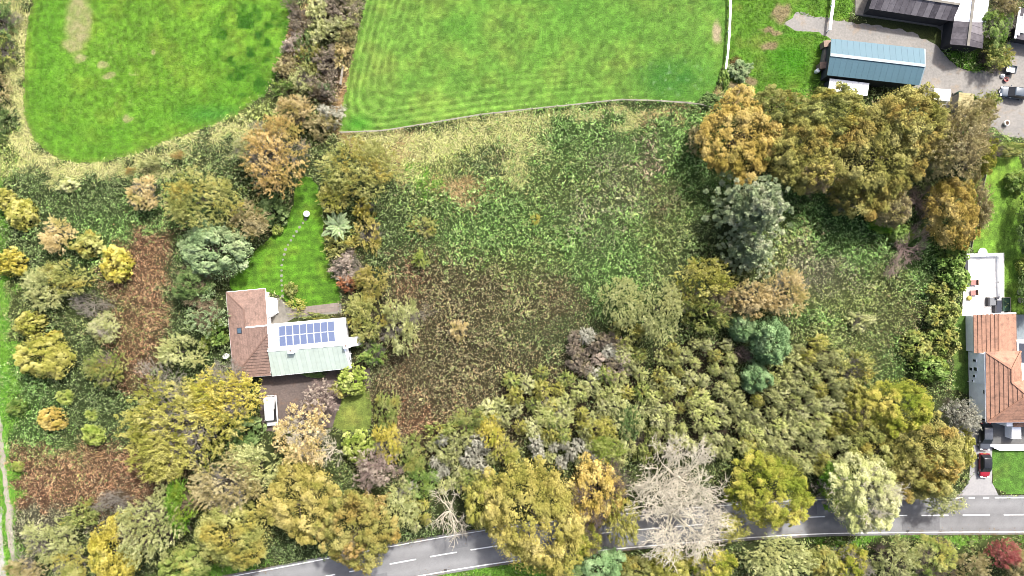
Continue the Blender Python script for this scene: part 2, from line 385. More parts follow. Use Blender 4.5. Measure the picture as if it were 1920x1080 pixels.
YARD = smooth_poly([(1470, 45), (1490, 24), (1530, 34), (1590, 40), (1640, 46), (1700, 58), (1745, 78), (1772, 110), (1800, 130), (1845, 140), (1872, 120), (1890, 80), (1905, 60), (1990, 40), (1990, 300), (1925, 262), (1880, 252), (1850, 235), (1800, 215), (1745, 200), (1700, 150), (1560, 75), (1530, 62), (1490, 60)], 1)
DRIVE1 = [(495, 700), (640, 695), (694, 688), (694, 726), (640, 748), (622, 800), (560, 815), (494, 805), (484, 740)]
PATH1 = [(499, 562), (524, 558), (545, 578), (640, 569), (641, 587), (552, 596), (532, 607), (500, 612)]
DRIVE2 = [(1815, 788), (1860, 788), (1860, 905), (1872, 928), (1890, 937), (1770, 937), (1800, 925), (1816, 905), (1820, 870)]
TERR = [(1806, 478), (1884, 474), (1884, 590), (1802, 592)]
CLEAR = [pm(P) for P in (F1, F2, LAWN1, LAWN2, LAWN3, LAWN4, LAWN5, YARD, DRIVE1, PATH1, DRIVE2, TERR, TRACK, TRACK2,
         [(424, 545), (500, 540), (505, 600), (650, 592), (672, 690), (510, 708), (437, 712)], [(1540, 65), (1742, 80), (1735, 165), (1535, 160)],
         [(1600, -20), (1860, -20), (1848, 100), (1760, 95), (1600, 35)], [(1806, 580), (1990, 580), (1990, 850), (1806, 800)], [(1855, 780), (1990, 780), (1990, 846), (1855, 846)])]
ROADC = smooth_line([(2150, 963), (1920, 965), (1740, 966), (1600, 967), (1500, 970), (1400, 976), (1280, 986), (1150, 997), (1040, 1009), (940, 1022), (850, 1036), (760, 1052), (660, 1071), (560, 1090), (300, 1138)], 2)
ROADM = pm(ROADC)
THICK = [  # sallow thickets: outline, spacing, leaf colours, bark, label, group
    [(1224, 655), (1300, 640), (1362, 645), (1385, 745), (1400, 845), (1235, 850), (1222, 760)],
    [(1382, 760), (1480, 660), (1530, 640), (1565, 665), (1592, 745), (1590, 850), (1560, 890), (1520, 880), (1410, 870)],
    [(950, 715), (1010, 690), (1070, 715), (1120, 720), (1180, 650), (1212, 660), (1208, 800), (1150, 870), (1080, 820), (960, 810), (895, 790)],
]
PAL = {  # lit leaf colours
 'gb': [(116, 162, 70), (144, 188, 94), (90, 130, 56)], 'bb': [(138, 120, 84), (112, 98, 68), (126, 132, 78)],
 'ru': [(170, 122, 90), (144, 98, 70), (188, 146, 108)], 'st': [(228, 224, 162), (196, 206, 122), (214, 210, 146)],
 'dg': [(98, 122, 62), (82, 106, 52), (120, 142, 80)], 'yg': [(168, 184, 92), (144, 168, 74), (178, 190, 108)],
 'gr': [(148, 148, 112), (124, 124, 92), (170, 162, 132)], 'og': [(130, 150, 74), (104, 126, 58), (154, 164, 90)],
 'tn': [(200, 166, 118), (166, 134, 94), (212, 188, 142)], 'gs': [(128, 182, 68), (148, 194, 84), (110, 162, 56)],
 'pk': [(204, 172, 150), (164, 138, 118), (126, 120, 82)]}
BLOBS = [
 # centre plot
 (1060, 290, 120, 70, 'gb', 1.3), (1060, 360, 130, 70, 'og', .9), (930, 430, 150, 60, 'gb', 1.3), (1130, 470, 80, 80, 'gb', 1.2), (980, 500, 90, 50, 'og', .9), (1110, 400, 60, 60, 'gr', .9), (1160, 330, 40, 60, 'gr', .6),
 (850, 600, 130, 110, 'bb', 1.2), (900, 680, 130, 80, 'bb', 1.2), (800, 700, 70, 100, 'bb', 1.1), (1050, 560, 45, 40, 'bb', .9), (1045, 590, 40, 30, 'ru', .25), (1010, 520, 30, 25, 'pk', .35),
 (780, 530, 35, 50, 'ru', .9), (755, 690, 28, 90, 'ru', .9), (830, 740, 60, 40, 'ru', .5), (775, 790, 40, 35, 'ru', .8), (800, 800, 40, 20, 'ru', .5), (1010, 640, 90, 40, 'dg', .6), (950, 620, 60, 50, 'og', .6),
 (725, 470, 35, 60, 'dg', 1), (760, 430, 60, 50, 'dg', .8), (790, 410, 60, 30, 'og', .7), (700, 640, 40, 40, 'dg', .6),
 (850, 265, 110, 22, 'st', 1.1), (790, 300, 60, 40, 'st', 1.0), (970, 275, 40, 55, 'st', 1.2), (960, 340, 30, 30, 'st', .8), (1060, 218, 110, 9, 'st', .8), (1170, 212, 50, 9, 'st', .6), (820, 330, 60, 40, 'yg', .7), (900, 275, 60, 30, 'yg', .5), (860, 370, 45, 25, 'tn', .9), (760, 290, 40, 40, 'tn', .7),
 (800, 350, 26, 45, 'gs', .9), (830, 300, 30, 20, 'yg', .6), (905, 315, 45, 28, 'dg', .9), (930, 300, 25, 20, 'bb', .5), (700, 258, 50, 10, 'st', .8),
 (1218, 300, 22, 60, 'pk', .7), (1225, 360, 30, 40, 'bb', .7), (1280, 250, 60, 45, 'gb', 1.1), (1290, 330, 60, 60, 'gb', .9), (1260, 400, 60, 80, 'og', .7), (1300, 440, 40, 50, 'dg', .8), (1250, 220, 60, 14, 'tn', .5),
 # east plot
 (1540, 420, 90, 50, 'gb', 1.0), (1600, 440, 70, 50, 'gb', 1.1), (1480, 460, 40, 50, 'yg', .5), (1540, 500, 70, 40, 'gr', .8), (1510, 440, 40, 30, 'bb', .6), (1560, 560, 60, 50, 'og', .8), (1640, 560, 70, 60, 'og', .8), (1660, 600, 60, 60, 'bb', .5), (1530, 590, 40, 25, 'gb', 1), (1610, 640, 70, 60, 'og', .8), (1680, 660, 60, 50, 'gb', .6), (1625, 545, 12, 22, 'st', .5), (1650, 400, 40, 30, 'dg', .8), (1740, 500, 40, 60, 'gb', .7),
 # west plot
 (150, 390, 150, 45, 'dg', .7), (200, 420, 120, 50, 'gb', .9), (60, 450, 60, 60, 'dg', .7), (270, 560, 38, 100, 'ru', 1.5), (300, 465, 28, 30, 'ru', .9), (250, 660, 30, 50, 'ru', .8), (140, 895, 110, 42, 'ru', 1.7), (60, 930, 50, 20, 'ru', 1), (230, 880, 50, 40, 'ru', .7), (60, 740, 60, 60, 'gb', 1), (120, 720, 60, 60, 'dg', .6), (60, 830, 60, 40, 'gb', .8), (30, 560, 30, 60, 'og', .8), (210, 760, 50, 50, 'dg', .7), (100, 970, 70, 30, 'gr', .8), (240, 940, 60, 30, 'gr', .8), (330, 560, 30, 60, 'dg', .9), (370, 640, 60, 60, 'dg', .8),
 (255, 600, 40, 90, 'og', .6), (285, 540, 30, 80, 'tn', .35), (150, 890, 110, 45, 'tn', .45), (110, 880, 70, 45, 'og', .6), (200, 905, 60, 30, 'bb', .5),
 # margins of the west pasture, hedge bank between the pastures
 (32, 140, 14, 110, 'st', 1.6), (25, 60, 16, 60, 'st', .8), (40, 265, 25, 40, 'st', 1.4), (90, 315, 90, 12, 'st', 1.3), (220, 312, 80, 9, 'st', 1.1), (330, 272, 60, 10, 'st', 1.2), (400, 248, 60, 10, 'st', .9), (470, 215, 30, 14, 'yg', .9), (180, 335, 200, 14, 'dg', .7), (380, 270, 60, 18, 'dg', .8), (5, 120, 14, 100, 'dg', 1.2), (8, 290, 20, 40, 'yg', .8),
 (560, 90, 18, 50, 'tn', .8), (545, 130, 18, 30, 'bb', .8), (590, 60, 18, 60, 'dg', .7), (640, 60, 30, 60, 'bb', 1), (665, 80, 10, 80, 'st', .9), (650, 150, 10, 60, 'tn', .9), (620, 150, 30, 40, 'pk', .5), (600, 120, 20, 50, 'og', .8), (640, 225, 12, 30, 'tn', .9),
 # rough grass beside the farmyard
 (1400, 60, 60, 80, 'gs', 1.2), (1480, 110, 60, 45, 'gs', 1.5), (1520, 10, 40, 25, 'gs', 1.3), (1380, 180, 50, 14, 'tn', .9), (1390, 165, 30, 12, 'st', .6), (1340, 180, 20, 30, 'dg', 1.2), (1350, 130, 14, 30, 'bb', .7), (1430, 80, 30, 18, 'yg', .6), (1450, 20, 30, 20, 'tn', .7), (1435, 85, 22, 10, 'st', .8),
 (1790, 100, 40, 20, 'dg', 1), (1690, 60, 60, 8, 'og', 1.2), (1800, 115, 30, 14, 'gs', .8), (1840, 260, 40, 30, 'gb', .8), (1880, 275, 40, 20, 'yg', .8),
 # roadside
 (880, 1075, 60, 12, 'gs', 1.2), (780, 995, 60, 14, 'dg', .8), (1750, 1003, 150, 8, 'gs', 1.0), (1000, 1060, 60, 12, 'gs', .6), (1860, 1010, 80, 20, 'og', .8), (400, 1075, 60, 14, 'gs', .9), (560, 1030, 40, 20, 'dg', .8), (10, 560, 12, 200, 'gs', 1.5), (8, 900, 14, 200, 'gs', 1.5)]
BK = list(PAL)
def uweights(x, y):
    """share of every plant kind at a plan point (metres)"""
    px = x * S + 960 + (fbm(x, y, 7, 3) - .5) * 60 + (vnoise(x, y, 1.6, 31) - .5) * 46
    py = 540 - y * S + (fbm(x, y, 7, 5) - .5) * 60 + (vnoise(x, y, 1.6, 37) - .5) * 46
    w = np.zeros((len(BK), len(x))); w[BK.index('og')] += .05; w[BK.index('dg')] += .05; w[BK.index('bb')] += .02
    for bx, by, rx, ry, k, s in BLOBS:
        w[BK.index(k)] += s * np.exp(-(((px - bx) / rx) ** 2 + ((py - by) / ry) ** 2))
    w = w ** 1.6
    return w / w.sum(0)

def ucol(x, y, rng, leafvar=True):
    w = uweights(x, y); cw = np.cumsum(w, 0); k = (rng.random(len(x))[None] > cw).sum(0).clip(0, len(BK) - 1)
    P = np.array([PAL[b] for b in BK], float); j = rng.integers(0, 3, len(x))
    return P[k, j], k

# ------------------------------------------------------------------ ground
xs = np.concatenate([[-900, -400, -200, -130], np.arange(-100, 100.01, 0.5), [130, 200, 400, 900]])
ys = np.concatenate([[-900, -400, -200, -100], np.arange(-60, 60.01, 0.5), [100, 200, 400, 900]])
gx, gy = np.meshgrid(xs, ys); gx = gx.ravel(); gy = gy.ravel()
w = uweights(gx, gy); mean = np.array([np.mean(PAL[b], 0) for b in BK])
gc = lin(w.T @ mean) / GAIN
soil = lin((92, 80, 60)) / GAIN
k = np.clip(fbm(gx, gy, 2.5, 61) * 1.4 - .35, 0, 1)[:, None]
gw = w[[BK.index(b_) for b_ in ('st', 'gs', 'tn')]].sum(0)[:, None]; gc = gc * (.5 + .34 * gw); gc = gc * (1 - .4 * k) + soil * (.35 + .4 * gw) * .4 * k
for T in THICK:                               # bare leaf mould under the dense thickets
    ins = inpoly(gx, gy, pm(T))[:, None]; gc = np.where(ins, lin((84, 74, 54)) / GAIN * (.7 + .5 * k), gc)
nx, ny = len(xs), len(ys); ii = (np.arange(ny - 1)[:, None] * nx + np.arange(nx - 1)[None]).ravel()
M['ground'] = attr_mat('ground_litter', fine=5, var=.35)
link('ground', fastmesh('ground', np.stack([gx, gy, np.zeros_like(gx)], 1), np.stack([ii, ii + 1, ii + nx + 1, ii + nx], 1), [M['ground']], col=gc), kind='structure')

def smin(a, b, k):
    h = np.clip(.5 + .5 * (b - a) / k, 0, 1); return b * (1 - h) + a * h - k * h * (1 - h)

def grasscol(x, y, base):
    n1 = fbm(x, y, 6, 71)[:, None]; n2 = fbm(x, y, .85, 77)[:, None]; n3 = vnoise(x, y, .62, 79)[:, None]
    c = np.array(base, float)[None] * (0.64 + .16 * n1 + .30 * n2 + .32 * n3)
    yel = np.clip((fbm(x, y, 3.2, 83)[:, None] - .52) * 5, 0, 1) * np.array([16, 6, 6.])
    return c + yel

def mixc(c, t, c2): return c * (1 - t[:, None]) + np.array(c2, float)[None] * t[:, None]
def px_(x): return x * S + 960
def py_(y): return 540 - y * S
def blob(x, y, bx, by, rx, ry, warp=16, seed=0, sharp=2.0):
    a = px_(x) + (fbm(x, y, 2.2, 91 + seed) - .5) * warp * 2; b = py_(y) + (fbm(x, y, 2.2, 97 + seed) - .5) * warp * 2
    return np.clip((1.15 - np.hypot((a - bx) / rx, (b - by) / ry)) * sharp, 0, 1)

E1 = pm([(66, -140), (62, 0), (50, 60), (44, 150), (45, 215), (62, 262), (95, 292), (140, 307), (190, 305), (260, 286), (330, 259), (400, 236), (465, 204)])
def colF1(x, y):
    c = grasscol(x, y, (124, 176, 56))
    d = distline(x, y, E1)
    c *= (1 + .07 * np.sin(d * 2 * math.pi / 1.1 + fbm(x, y, 8, 5) * 4) * np.exp(-d / 5))[:, None]
    c = mixc(c, np.exp(-((d - 4) / 3.2) ** 2) * .25, (96, 172, 44))
    X, Y = px_(x), py_(y)
    s = np.maximum.reduce([blob(x, y, 146, 40, 26, 62, 10), blob(x, y, 138, 85, 20, 18, 10, 1), blob(x, y, 152, 108, 16, 8, 10, 2), blob(x, y, 195, 122, 12, 10, 8, 3), blob(x, y, 204, 145, 14, 8, 8, 4), blob(x, y, 288, 98, 5, 5, 4, 5), blob(x, y, 240, 222, 9, 6, 8, 6)])
    c = mixc(c, s * (.55 + .45 * vnoise(x, y, .6, 5)), (214, 206, 152))
    tuft = np.clip((vnoise(x, y, 1.5, 131) - .52) * 6, 0, 1) * np.clip((vnoise(x, y, .7, 133)) * 1.5, 0, 1) * np.clip(1 - np.hypot((X - 480) / 95, (Y - 95) / 100) ** 2, 0, 1) ** .5
    c = mixc(c, tuft * .95, (56, 116, 26))
    c = mixc(c, np.clip(1 - np.hypot((X - 400) / 90, (Y - 215) / 25), 0, 1) * .6, (84, 172, 70))
    pale = np.clip((vnoise(x, y, .5, 137) - .84) * 9, 0, 1) * np.clip(1 - np.hypot((X - 240) / 160, (Y - 130) / 140), 0, 1)
    c = mixc(c, pale * .6, (210, 215, 150))
    e = np.clip(1 - d / 1.1, 0, 1) * vnoise(x, y, .8, 41)
    return mixc(c, e * .6, (196, 196, 118))
L2 = pm([(730, -140), (688, 0), (671, 60), (655, 130), (644, 190), (638, 248)]); B2 = pm([(638, 248), (720, 246), (800, 233), (900, 216), (1000, 205), (1100, 195), (1165, 187), (1330, 189)])
def colF2(x, y):
    X, Y = px_(x), py_(y)
    c = grasscol(x, y, (128, 176, 70))
    c = mixc(c, np.clip((fbm(x, y, 9, 113) - .45) * 3, 0, 1) * .4, (96, 168, 54))
    dl, db = distline(x, y, L2), distline(x, y, B2); d = smin(dl, db, 5.5)
    warp = fbm(x, y, 10, 9) * 2.2
    amp = np.exp(-(d / 7.5) ** 2) * np.clip(1.15 - (X - 640) / 620, .12, 1)
    c *= (1 + .11 * amp * (.4 + 1.2 * vnoise(x, y, 2.6, 19)) * np.sin((d + warp * .25) * 2 * math.pi / 1.15))[:, None]
    c = mixc(c, np.clip(np.sin((d + warp * .25) * 2 * math.pi / 1.15) - .55, 0, 1) * amp * .8, (186, 206, 120))
    d2 = (x - y * .55) + fbm(x, y, 12, 15) * 6
    c *= (1 + .025 * np.sin(d2 * 2 * math.pi / 2.3))[:, None]
    gl = np.clip(1 - np.hypot((X - 1265) / 95, (Y - 150) / 55), 0, 1)
    c = mixc(c, gl * 1.1 * np.clip(.4 + vnoise(x, y, 1.2, 141), 0, 1), (72, 140, 50))
    c = mixc(c, gl * np.clip((vnoise(x, y, .55, 143) - .72) * 6, 0, 1), (166, 206, 150))
    c = mixc(c, np.clip(1 - np.hypot((X - 670) / 40, (Y - 232) / 22), 0, 1) * .7, (76, 172, 40))
    c = mixc(c, blob(x, y, 1345, 58, 11, 22, 10, 7), (216, 200, 160))
    c = mixc(c, np.clip(1 - np.hypot((X - 710) / 40, (Y - 130) / 60), 0, 1) * .3, (176, 192, 96))
    return c
def colF3(x, y):
    X, Y = px_(x), py_(y)
    c = grasscol(x, y, (116, 166, 56)); c = mixc(c, np.clip((fbm(x, y, 3, 145) - .5) * 4, 0, 1) * .5, (176, 178, 92))
    c = mixc(c, np.clip(1.3 - np.hypot((X - 1490) / 50, (Y - 110) / 45), 0, 1) * .8, (92, 176, 38))
    for i, (bx, by, rx, ry) in enumerate(((1440, 84, 20, 9), (1465, 22, 18, 20), (1445, 55, 20, 6), (1385, 168, 28, 9), (1400, 150, 16, 10), (1378, 128, 12, 14))):
        c = mixc(c, blob(x, y, bx, by, rx, ry, 12, i) * .85, (200, 172, 140) if i != 5 else (120, 84, 60))
    return mixc(c, np.clip(1 - np.hypot((X - 1350) / 22, (Y - 170) / 40), 0, 1), (70, 120, 52))
def colL(base, stripe=0.05, ang=0.0, per=1.1, sd=0):
    def f(x, y):
        c = grasscol(x + sd, y, base); t = x * math.cos(ang) + y * math.sin(ang)
        return c * (1 + stripe * np.sin(t * 2 * math.pi / per + fbm(x, y, 5, 3) * 2))[:, None]
    return f
FIELDS = []
M['grass'] = attr_mat('pasture_turf', fine=4.5, var=.34, bump=.8, fine2=1.6, var2=.16)
def field(name, P, fcol, z=.012, res=.3, jag=.35, tuft=0, th=.16, clip_to=(-92, 92, -53, 62)):
    Pm = pm(P); ax = np.array(Pm); x0, y0 = ax.min(0) - 1; x1, y1 = ax.max(0) + 1
    xs = np.arange(x0, x1, res); ys = np.arange(y0, y1, res); X, Y = np.meshgrid(xs, ys); X, Y = X.ravel(), Y.ravel()
    cx, cy = X + res / 2, Y + res / 2
    ins = inpoly(cx + (vnoise(cx, cy, .7, 3) - .5) * jag * 2, cy + (vnoise(cx, cy, .7, 9) - .5) * jag * 2, Pm)
    n = len(xs); idx = np.nonzero(ins & ((np.arange(len(X)) % n) < n - 1) & (np.arange(len(X)) < n * (len(ys) - 1)))[0]
    F = np.stack([idx, idx + 1, idx + n + 1, idx + n], 1); u, inv = np.unique(F, return_inverse=True)
    c = lin(np.clip(fcol(X[u], Y[u]), 5, 250)) / GAIN
    o = link(name, fastmesh(name, np.stack([X[u], Y[u], np.full(len(u), z)], 1), inv.reshape(F.shape), [M['grass']], col=c), kind='structure')
    FIELDS.append((Pm, fcol, tuft, th))
    return o
field('pasture_west', F1, colF1, tuft=26, th=.17)
field('pasture_north', F2, colF2, tuft=22, th=.13)
field('rough_pasture', F3, colF3, tuft=30, th=.2, z=.008)
field('garden_lawn', LAWN1, colL((108, 162, 42), .07, math.pi / 2 + .1, 1.5), tuft=0, jag=.15, res=.25)
field('front_lawn', LAWN2, colL((138, 156, 72), .02, sd=40), jag=.2, res=.25)
field('house_lawn', LAWN3, colL((132, 178, 62), .04, 0.1, 1.4, sd=80), jag=.12, res=.25)
field('drive_lawn', LAWN4, colL((108, 156, 60), .03, 0.6, sd=120), jag=.08, res=.25)
field('side_lawn', LAWN5, colL((104, 140, 60), .02, sd=160), jag=.15, res=.3)
field('field_strip', STRIP, colL((124, 190, 70), .03, sd=200), jag=.5, tuft=10, z=.006)

def surf_mat(name, c, c2, sc1=.35, sc2=3.5, spk=0.25, rough=.95, c3=None):
    m, t, b = newmat(name); L = t.links; tc = N(t, 'ShaderNodeTexCoord')
    def noise(s, d=6):
        n = N(t, 'ShaderNodeTexNoise'); n.inputs['Scale'].default_value = s; n.inputs['Detail'].default_value = d; n.inputs['Roughness'].default_value = .62; L.new(tc.outputs['Object'], n.inputs['Vector']); return n
    r = N(t, 'ShaderNodeMapRange'); r.inputs[1].default_value = .35; r.inputs[2].default_value = .65; L.new(noise(sc1).outputs[0], r.inputs[0])
    mx = N(t, 'ShaderNodeMix', data_type='RGBA'); L.new(r.outputs[0], mx.inputs[0]); mx.inputs[6].default_value = (*A(c), 1); mx.inputs[7].default_value = (*A(c2), 1); out = mx.outputs[2]
    if c3 is not None:
        r3 = N(t, 'ShaderNodeMapRange'); r3.inputs[1].default_value = .55; r3.inputs[2].default_value = .7; L.new(noise(sc1 * 2.3).outputs[0], r3.inputs[0])
        m3 = N(t, 'ShaderNodeMix', data_type='RGBA'); L.new(r3.outputs[0], m3.inputs[0]); L.new(out, m3.inputs[6]); m3.inputs[7].default_value = (*A(c3), 1); out = m3.outputs[2]
    r2 = N(t, 'ShaderNodeMapRange'); r2.inputs[1].default_value = .3; r2.inputs[2].default_value = .7; r2.inputs[3].default_value = 1 - spk; r2.inputs[4].default_value = 1 + spk; n2 = noise(sc2); L.new(n2.outputs[0], r2.inputs[0])
    m2 = N(t, 'ShaderNodeMix', data_type='RGBA', blend_type='MULTIPLY'); m2.inputs[0].default_value = 1; L.new(out, m2.inputs[6]); L.new(r2.outputs[0], m2.inputs[7])
    L.new(m2.outputs[2], b.inputs['Base Color']); b.inputs['Roughness'].default_value = rough; b.inputs['Specular IOR Level'].default_value = .2
    bp = N(t, 'ShaderNodeBump'); bp.inputs['Strength'].default_value = .3; bp.inputs['Distance'].default_value = .05; L.new(n2.outputs[0], bp.inputs['Height']); L.new(bp.outputs[0], b.inputs['Normal'])
    return m
def sheet(name, P, z, mat, jag=0.0):
    Q = pm(P)
    if jag:
        R = []
        for i in range(len(Q)):
            a, b = Q[i], Q[(i + 1) % len(Q)]; L_ = math.hypot(b[0] - a[0], b[1] - a[1]); n = max(1, int(L_ / .35))
            for j in range(n):
                t = j / n; x, y = a[0] + (b[0] - a[0]) * t, a[1] + (b[1] - a[1]) * t
                R.append((x + float(fbm(np.array([x]), np.array([y]), 1.8, 5)[0] - .5) * jag * 3, y + float(fbm(np.array([x]), np.array([y]), 1.8, 9)[0] - .5) * jag * 3))
        Q = R
    return MB().prism(Q, -.05, z).build(name, mat, kind='structure')
sheet('farmyard_gravel', YARD, .018, surf_mat('yard_gravel', (208, 202, 193), (186, 183, 178), .18, 2.5, .16, c3=(208, 190, 168)), .5)
sheet('chalk_track', TRACK, .014, surf_mat('chalk', (236, 226, 212), (214, 200, 184), .5, 3, .12), .3)
sheet('chalk_track_edge', TRACK2, .014, surf_mat('chalk_edge', (240, 238, 230), (220, 214, 200), .5, 3, .1), .3)
sheet('bungalow_drive', DRIVE1, .016, surf_mat('dark_gravel', (150, 134, 126), (130, 118, 112), .3, 3, .25, c3=(160, 136, 120)), .25)
sheet('house_drive', DRIVE2, .016, surf_mat('drive_concrete', (226, 224, 222), (212, 210, 210), .3, 3, .1), .05)

# ------------------------------------------------------------------ road
def resample(P, step):
    P = np.array(P); d = np.concatenate([[0], np.cumsum(np.hypot(*np.diff(P, axis=0).T))]); s = np.arange(0, d[-1], step)
    return np.stack([np.interp(s, d, P[:, 0]), np.interp(s, d, P[:, 1])], 1), s
RC, RS_ = resample(ROADM, .5)
tg = np.gradient(RC, axis=0); tg /= np.linalg.norm(tg, axis=1)[:, None]; RN = np.stack([-tg[:, 1], tg[:, 0]], 1)
off = np.array([-3.35, -3.1, -2.3, -1.75, -1.2, -.5, 0, .5, 1.2, 1.75, 2.3, 3.1, 3.4]); tone = np.array([.8, .9, 1.02, 1.1, 1.02, .95, .88, .95, 1.02, 1.1, 1.02, .92, .8])
V = (RC[:, None, :] + RN[:, None, :] * off[None, :, None]).reshape(-1, 2); m_, k_ = len(RC), len(off)
ii = (np.arange(m_ - 1)[:, None] * k_ + np.arange(k_ - 1)[None]).ravel()
tc_ = np.tile(tone, m_) * (.82 + .36 * fbm(V[:, 0], V[:, 1], 7, 201)) * np.where(vnoise(V[:, 0], V[:, 1], 5, 207) > .78, .86, 1)
rc = lin((186, 186, 186))[None] / GAIN * tc_[:, None]
M['asphalt'] = attr_mat('asphalt', fine=14, var=.14, bump=.25, fine2=.8, var2=.06, rough=.85)
road = link('road', fastmesh('road', np.stack([V[:, 0], V[:, 1], np.full(len(V), .022)], 1), np.stack([ii, ii + k_, ii + k_ + 1, ii + 1], 1), [M['asphalt']], col=rc), kind='structure')
def ribbon(s0, s1, o, wd_, name, z=.03):
    a = np.arange(s0, s1, .5); a = np.append(a, s1) if len(a) == 0 or s1 - a[-1] > .05 else a
    cx = np.interp(a, RS_, RC[:, 0]); cy = np.interp(a, RS_, RC[:, 1]); nx_ = np.interp(a, RS_, RN[:, 0]); ny_ = np.interp(a, RS_, RN[:, 1])
    m = MB(); n = len(a); P = []
    for s in (o - wd_ / 2, o + wd_ / 2): P += [(cx[i] + nx_[i] * s, cy[i] + ny_[i] * s, z) for i in range(n)]
    m.add(P, [(i, n + i, n + i + 1, i + 1) for i in range(n - 1)]); return m.build(name, M['line_paint'], road)
def s_at(px): return float(RS_[np.argmin(np.abs(RC[:, 0] - (px - 960) / S))])
s0 = s_at(1777); SE = RS_[-1] - 1
a = s0 - 7.05 * 4
while a < SE:
    if a > 1 and a + 4.6 < SE: ribbon(a, a + 4.6, 0.0, .17, 'centre_dash')
    a += 7.05
ribbon(1, SE, 2.93, .17, 'edge_line')
ribbon(1, s_at(1868), -2.93, .17, 'edge_line')
ribbon(s_at(1790), SE, -2.93, .13, 'edge_line')
for q in (1855, 1829, 1804): ribbon(s_at(q), s_at(q - 13), -2.93, .18, 'give_way_dash')

for a, b, o, w_, tn in ((s_at(1760), s_at(1690), 1.5, 2.2, .8), (s_at(880), s_at(845), -1.6, 1.9, .72), (s_at(720), s_at(640), 1.9, 1.2, .85), (s_at(1530), s_at(1490), -1.4, 2.0, .8)):
    ob = ribbon(a, b, o, w_, 'road_patch', .026); ob.data.materials[0] = plain('asphalt_patch', tuple(lin((178, 178, 180)) / GAIN * tn), .9, .15, 3, bump=.2)
for px, o in ((1700, 2.75), (830, 2.7), (700, -2.65)):
    a = s_at(px); x_ = float(np.interp(a, RS_, RC[:, 0]) + np.interp(a, RS_, RN[:, 0]) * o); y_ = float(np.interp(a, RS_, RC[:, 1]) + np.interp(a, RS_, RN[:, 1]) * o)
    MB().box((x_, y_, .027), (.5, .4, .012), .1).build('drain_cover', plain('drain_iron', (.03, .03, .03), .6), road)
# ------------------------------------------------------------------ leaf and twig geometry
def unit(v): return v / np.maximum(np.linalg.norm(v, axis=-1, keepdims=True), 1e-9)
def leafquads(c, nrm, d, L, Wd, fold=.25):
    """rhombic, slightly folded leaves: centre c, normal nrm, long axis d"""
    n = len(c); d = unit(d - nrm * (d * nrm).sum(1, keepdims=True)); s = np.cross(nrm, d)
    L = np.broadcast_to(L, n)[:, None]; Wd = np.broadcast_to(Wd, n)[:, None]
    V = np.empty((n, 4, 3)); V[:, 0] = c - d * L * .5; V[:, 1] = c + s * Wd * .5 + nrm * Wd * fold; V[:, 2] = c + d * L * .5; V[:, 3] = c - s * Wd * .5 + nrm * Wd * fold
    return V.reshape(-1, 3), np.arange(n * 4).reshape(n, 4)
def rdirs(rng, n, zmin=-1.0):
    z = rng.uniform(zmin, 1, n); a = rng.uniform(0, 2 * np.pi, n); r = np.sqrt(1 - z * z)
    return np.stack([r * np.cos(a), r * np.sin(a), z], 1)
def fib(n, zmin, rng, jit=.25):
    i = np.arange(n) + .5; z = 1 - (1 - zmin) * i / n; a = i * 2.39996 + rng.uniform(0, 6)
    r = np.sqrt(np.maximum(0, 1 - z * z)); return unit(np.stack([r * np.cos(a), r * np.sin(a), z], 1) + rng.normal(0, jit * np.sqrt(2 / n) * 2, (n, 3)))
SHAPE = np.array([1, 1, 1.0])

def lobes(rng, nl, spread=.68, rl=(.26, .4), zlow=-.05):
    d = fib(nl, zlow, rng, .5); rad = rng.uniform(*rl, nl); dist = (1 - rad) * rng.uniform(.82, 1.05, nl)
    c = d * dist[:, None]; c[:, 2] = c[:, 2] * .62 + .32
    return c, rad, d
def gen_oak(seed, nl, nsub, nleaf, leaf, rl=(.1, .19), zlow=-.1, sub=.42):
    """crown of separate rounded leaf bunches: bunches > sprigs > leaves, with gaps between"""
    rng = np.random.default_rng(seed); d = fib(nl, zlow, rng, .55); rad = rng.uniform(*rl, nl); amp = .86 + .2 * np.array([math.sin(3.1 * a[0] + seed) * math.sin(2.7 * a[1] + 2 * seed) for a in d])
    c = d * ((1 - rad) * amp * rng.uniform(.80, 1.08, nl))[:, None]; c[:, 2] = c[:, 2] * .68 + .24 + rng.uniform(-.07, .07, nl)
    C = []; Nn = []; T = []
    for i in range(nl):
        sd_ = unit(fib(nsub, -.35, rng, .5) + d[i] * .35 + np.array([0, 0, .25])); sc = c[i] + sd_ * (rad[i] * rng.uniform(.45, .85, nsub))[:, None] * np.array([1, 1, 1.05])
        bt = rng.uniform(0, .55)
        for j in range(nsub):
            r = rad[i] * sub * rng.uniform(.7, 1.3); u = unit(rdirs(rng, nleaf) + sd_[j] * .6 + np.array([0, 0, .3]))
            C.append(sc[j] + u * r * rng.uniform(.4, 1.12, nleaf)[:, None]); Nn.append(unit(u * .6 + rng.normal(0, .45, (nleaf, 3)) + np.array([.12, .22, .7])))
            T.append(np.clip(bt + rng.uniform(0, .2) + rng.uniform(0, .32, nleaf), 0, 1))
    C = np.concatenate(C); Nn = np.concatenate(Nn); T = np.concatenate(T)
    n2 = len(C) // 4                                              # leaves of the inner crown
    q = rdirs(rng, n2, -.1) * rng.uniform(.55, .86, n2)[:, None]; q[:, 2] = q[:, 2] * .66 + .22
    C = np.concatenate([C, q]); Nn = np.concatenate([Nn, rdirs(rng, n2, 0)]); T = np.concatenate([T, rng.uniform(0, .8, n2)])
    L = leaf * np.clip(rng.lognormal(-.1, .38, len(C)), .4, 2.1); V, F = leafquads(C, Nn, rdirs(rng, len(C)), L, L * .62)
    V[:, 2] = np.maximum(V[:, 2], .0)
    return V, F, np.repeat(T, 4)
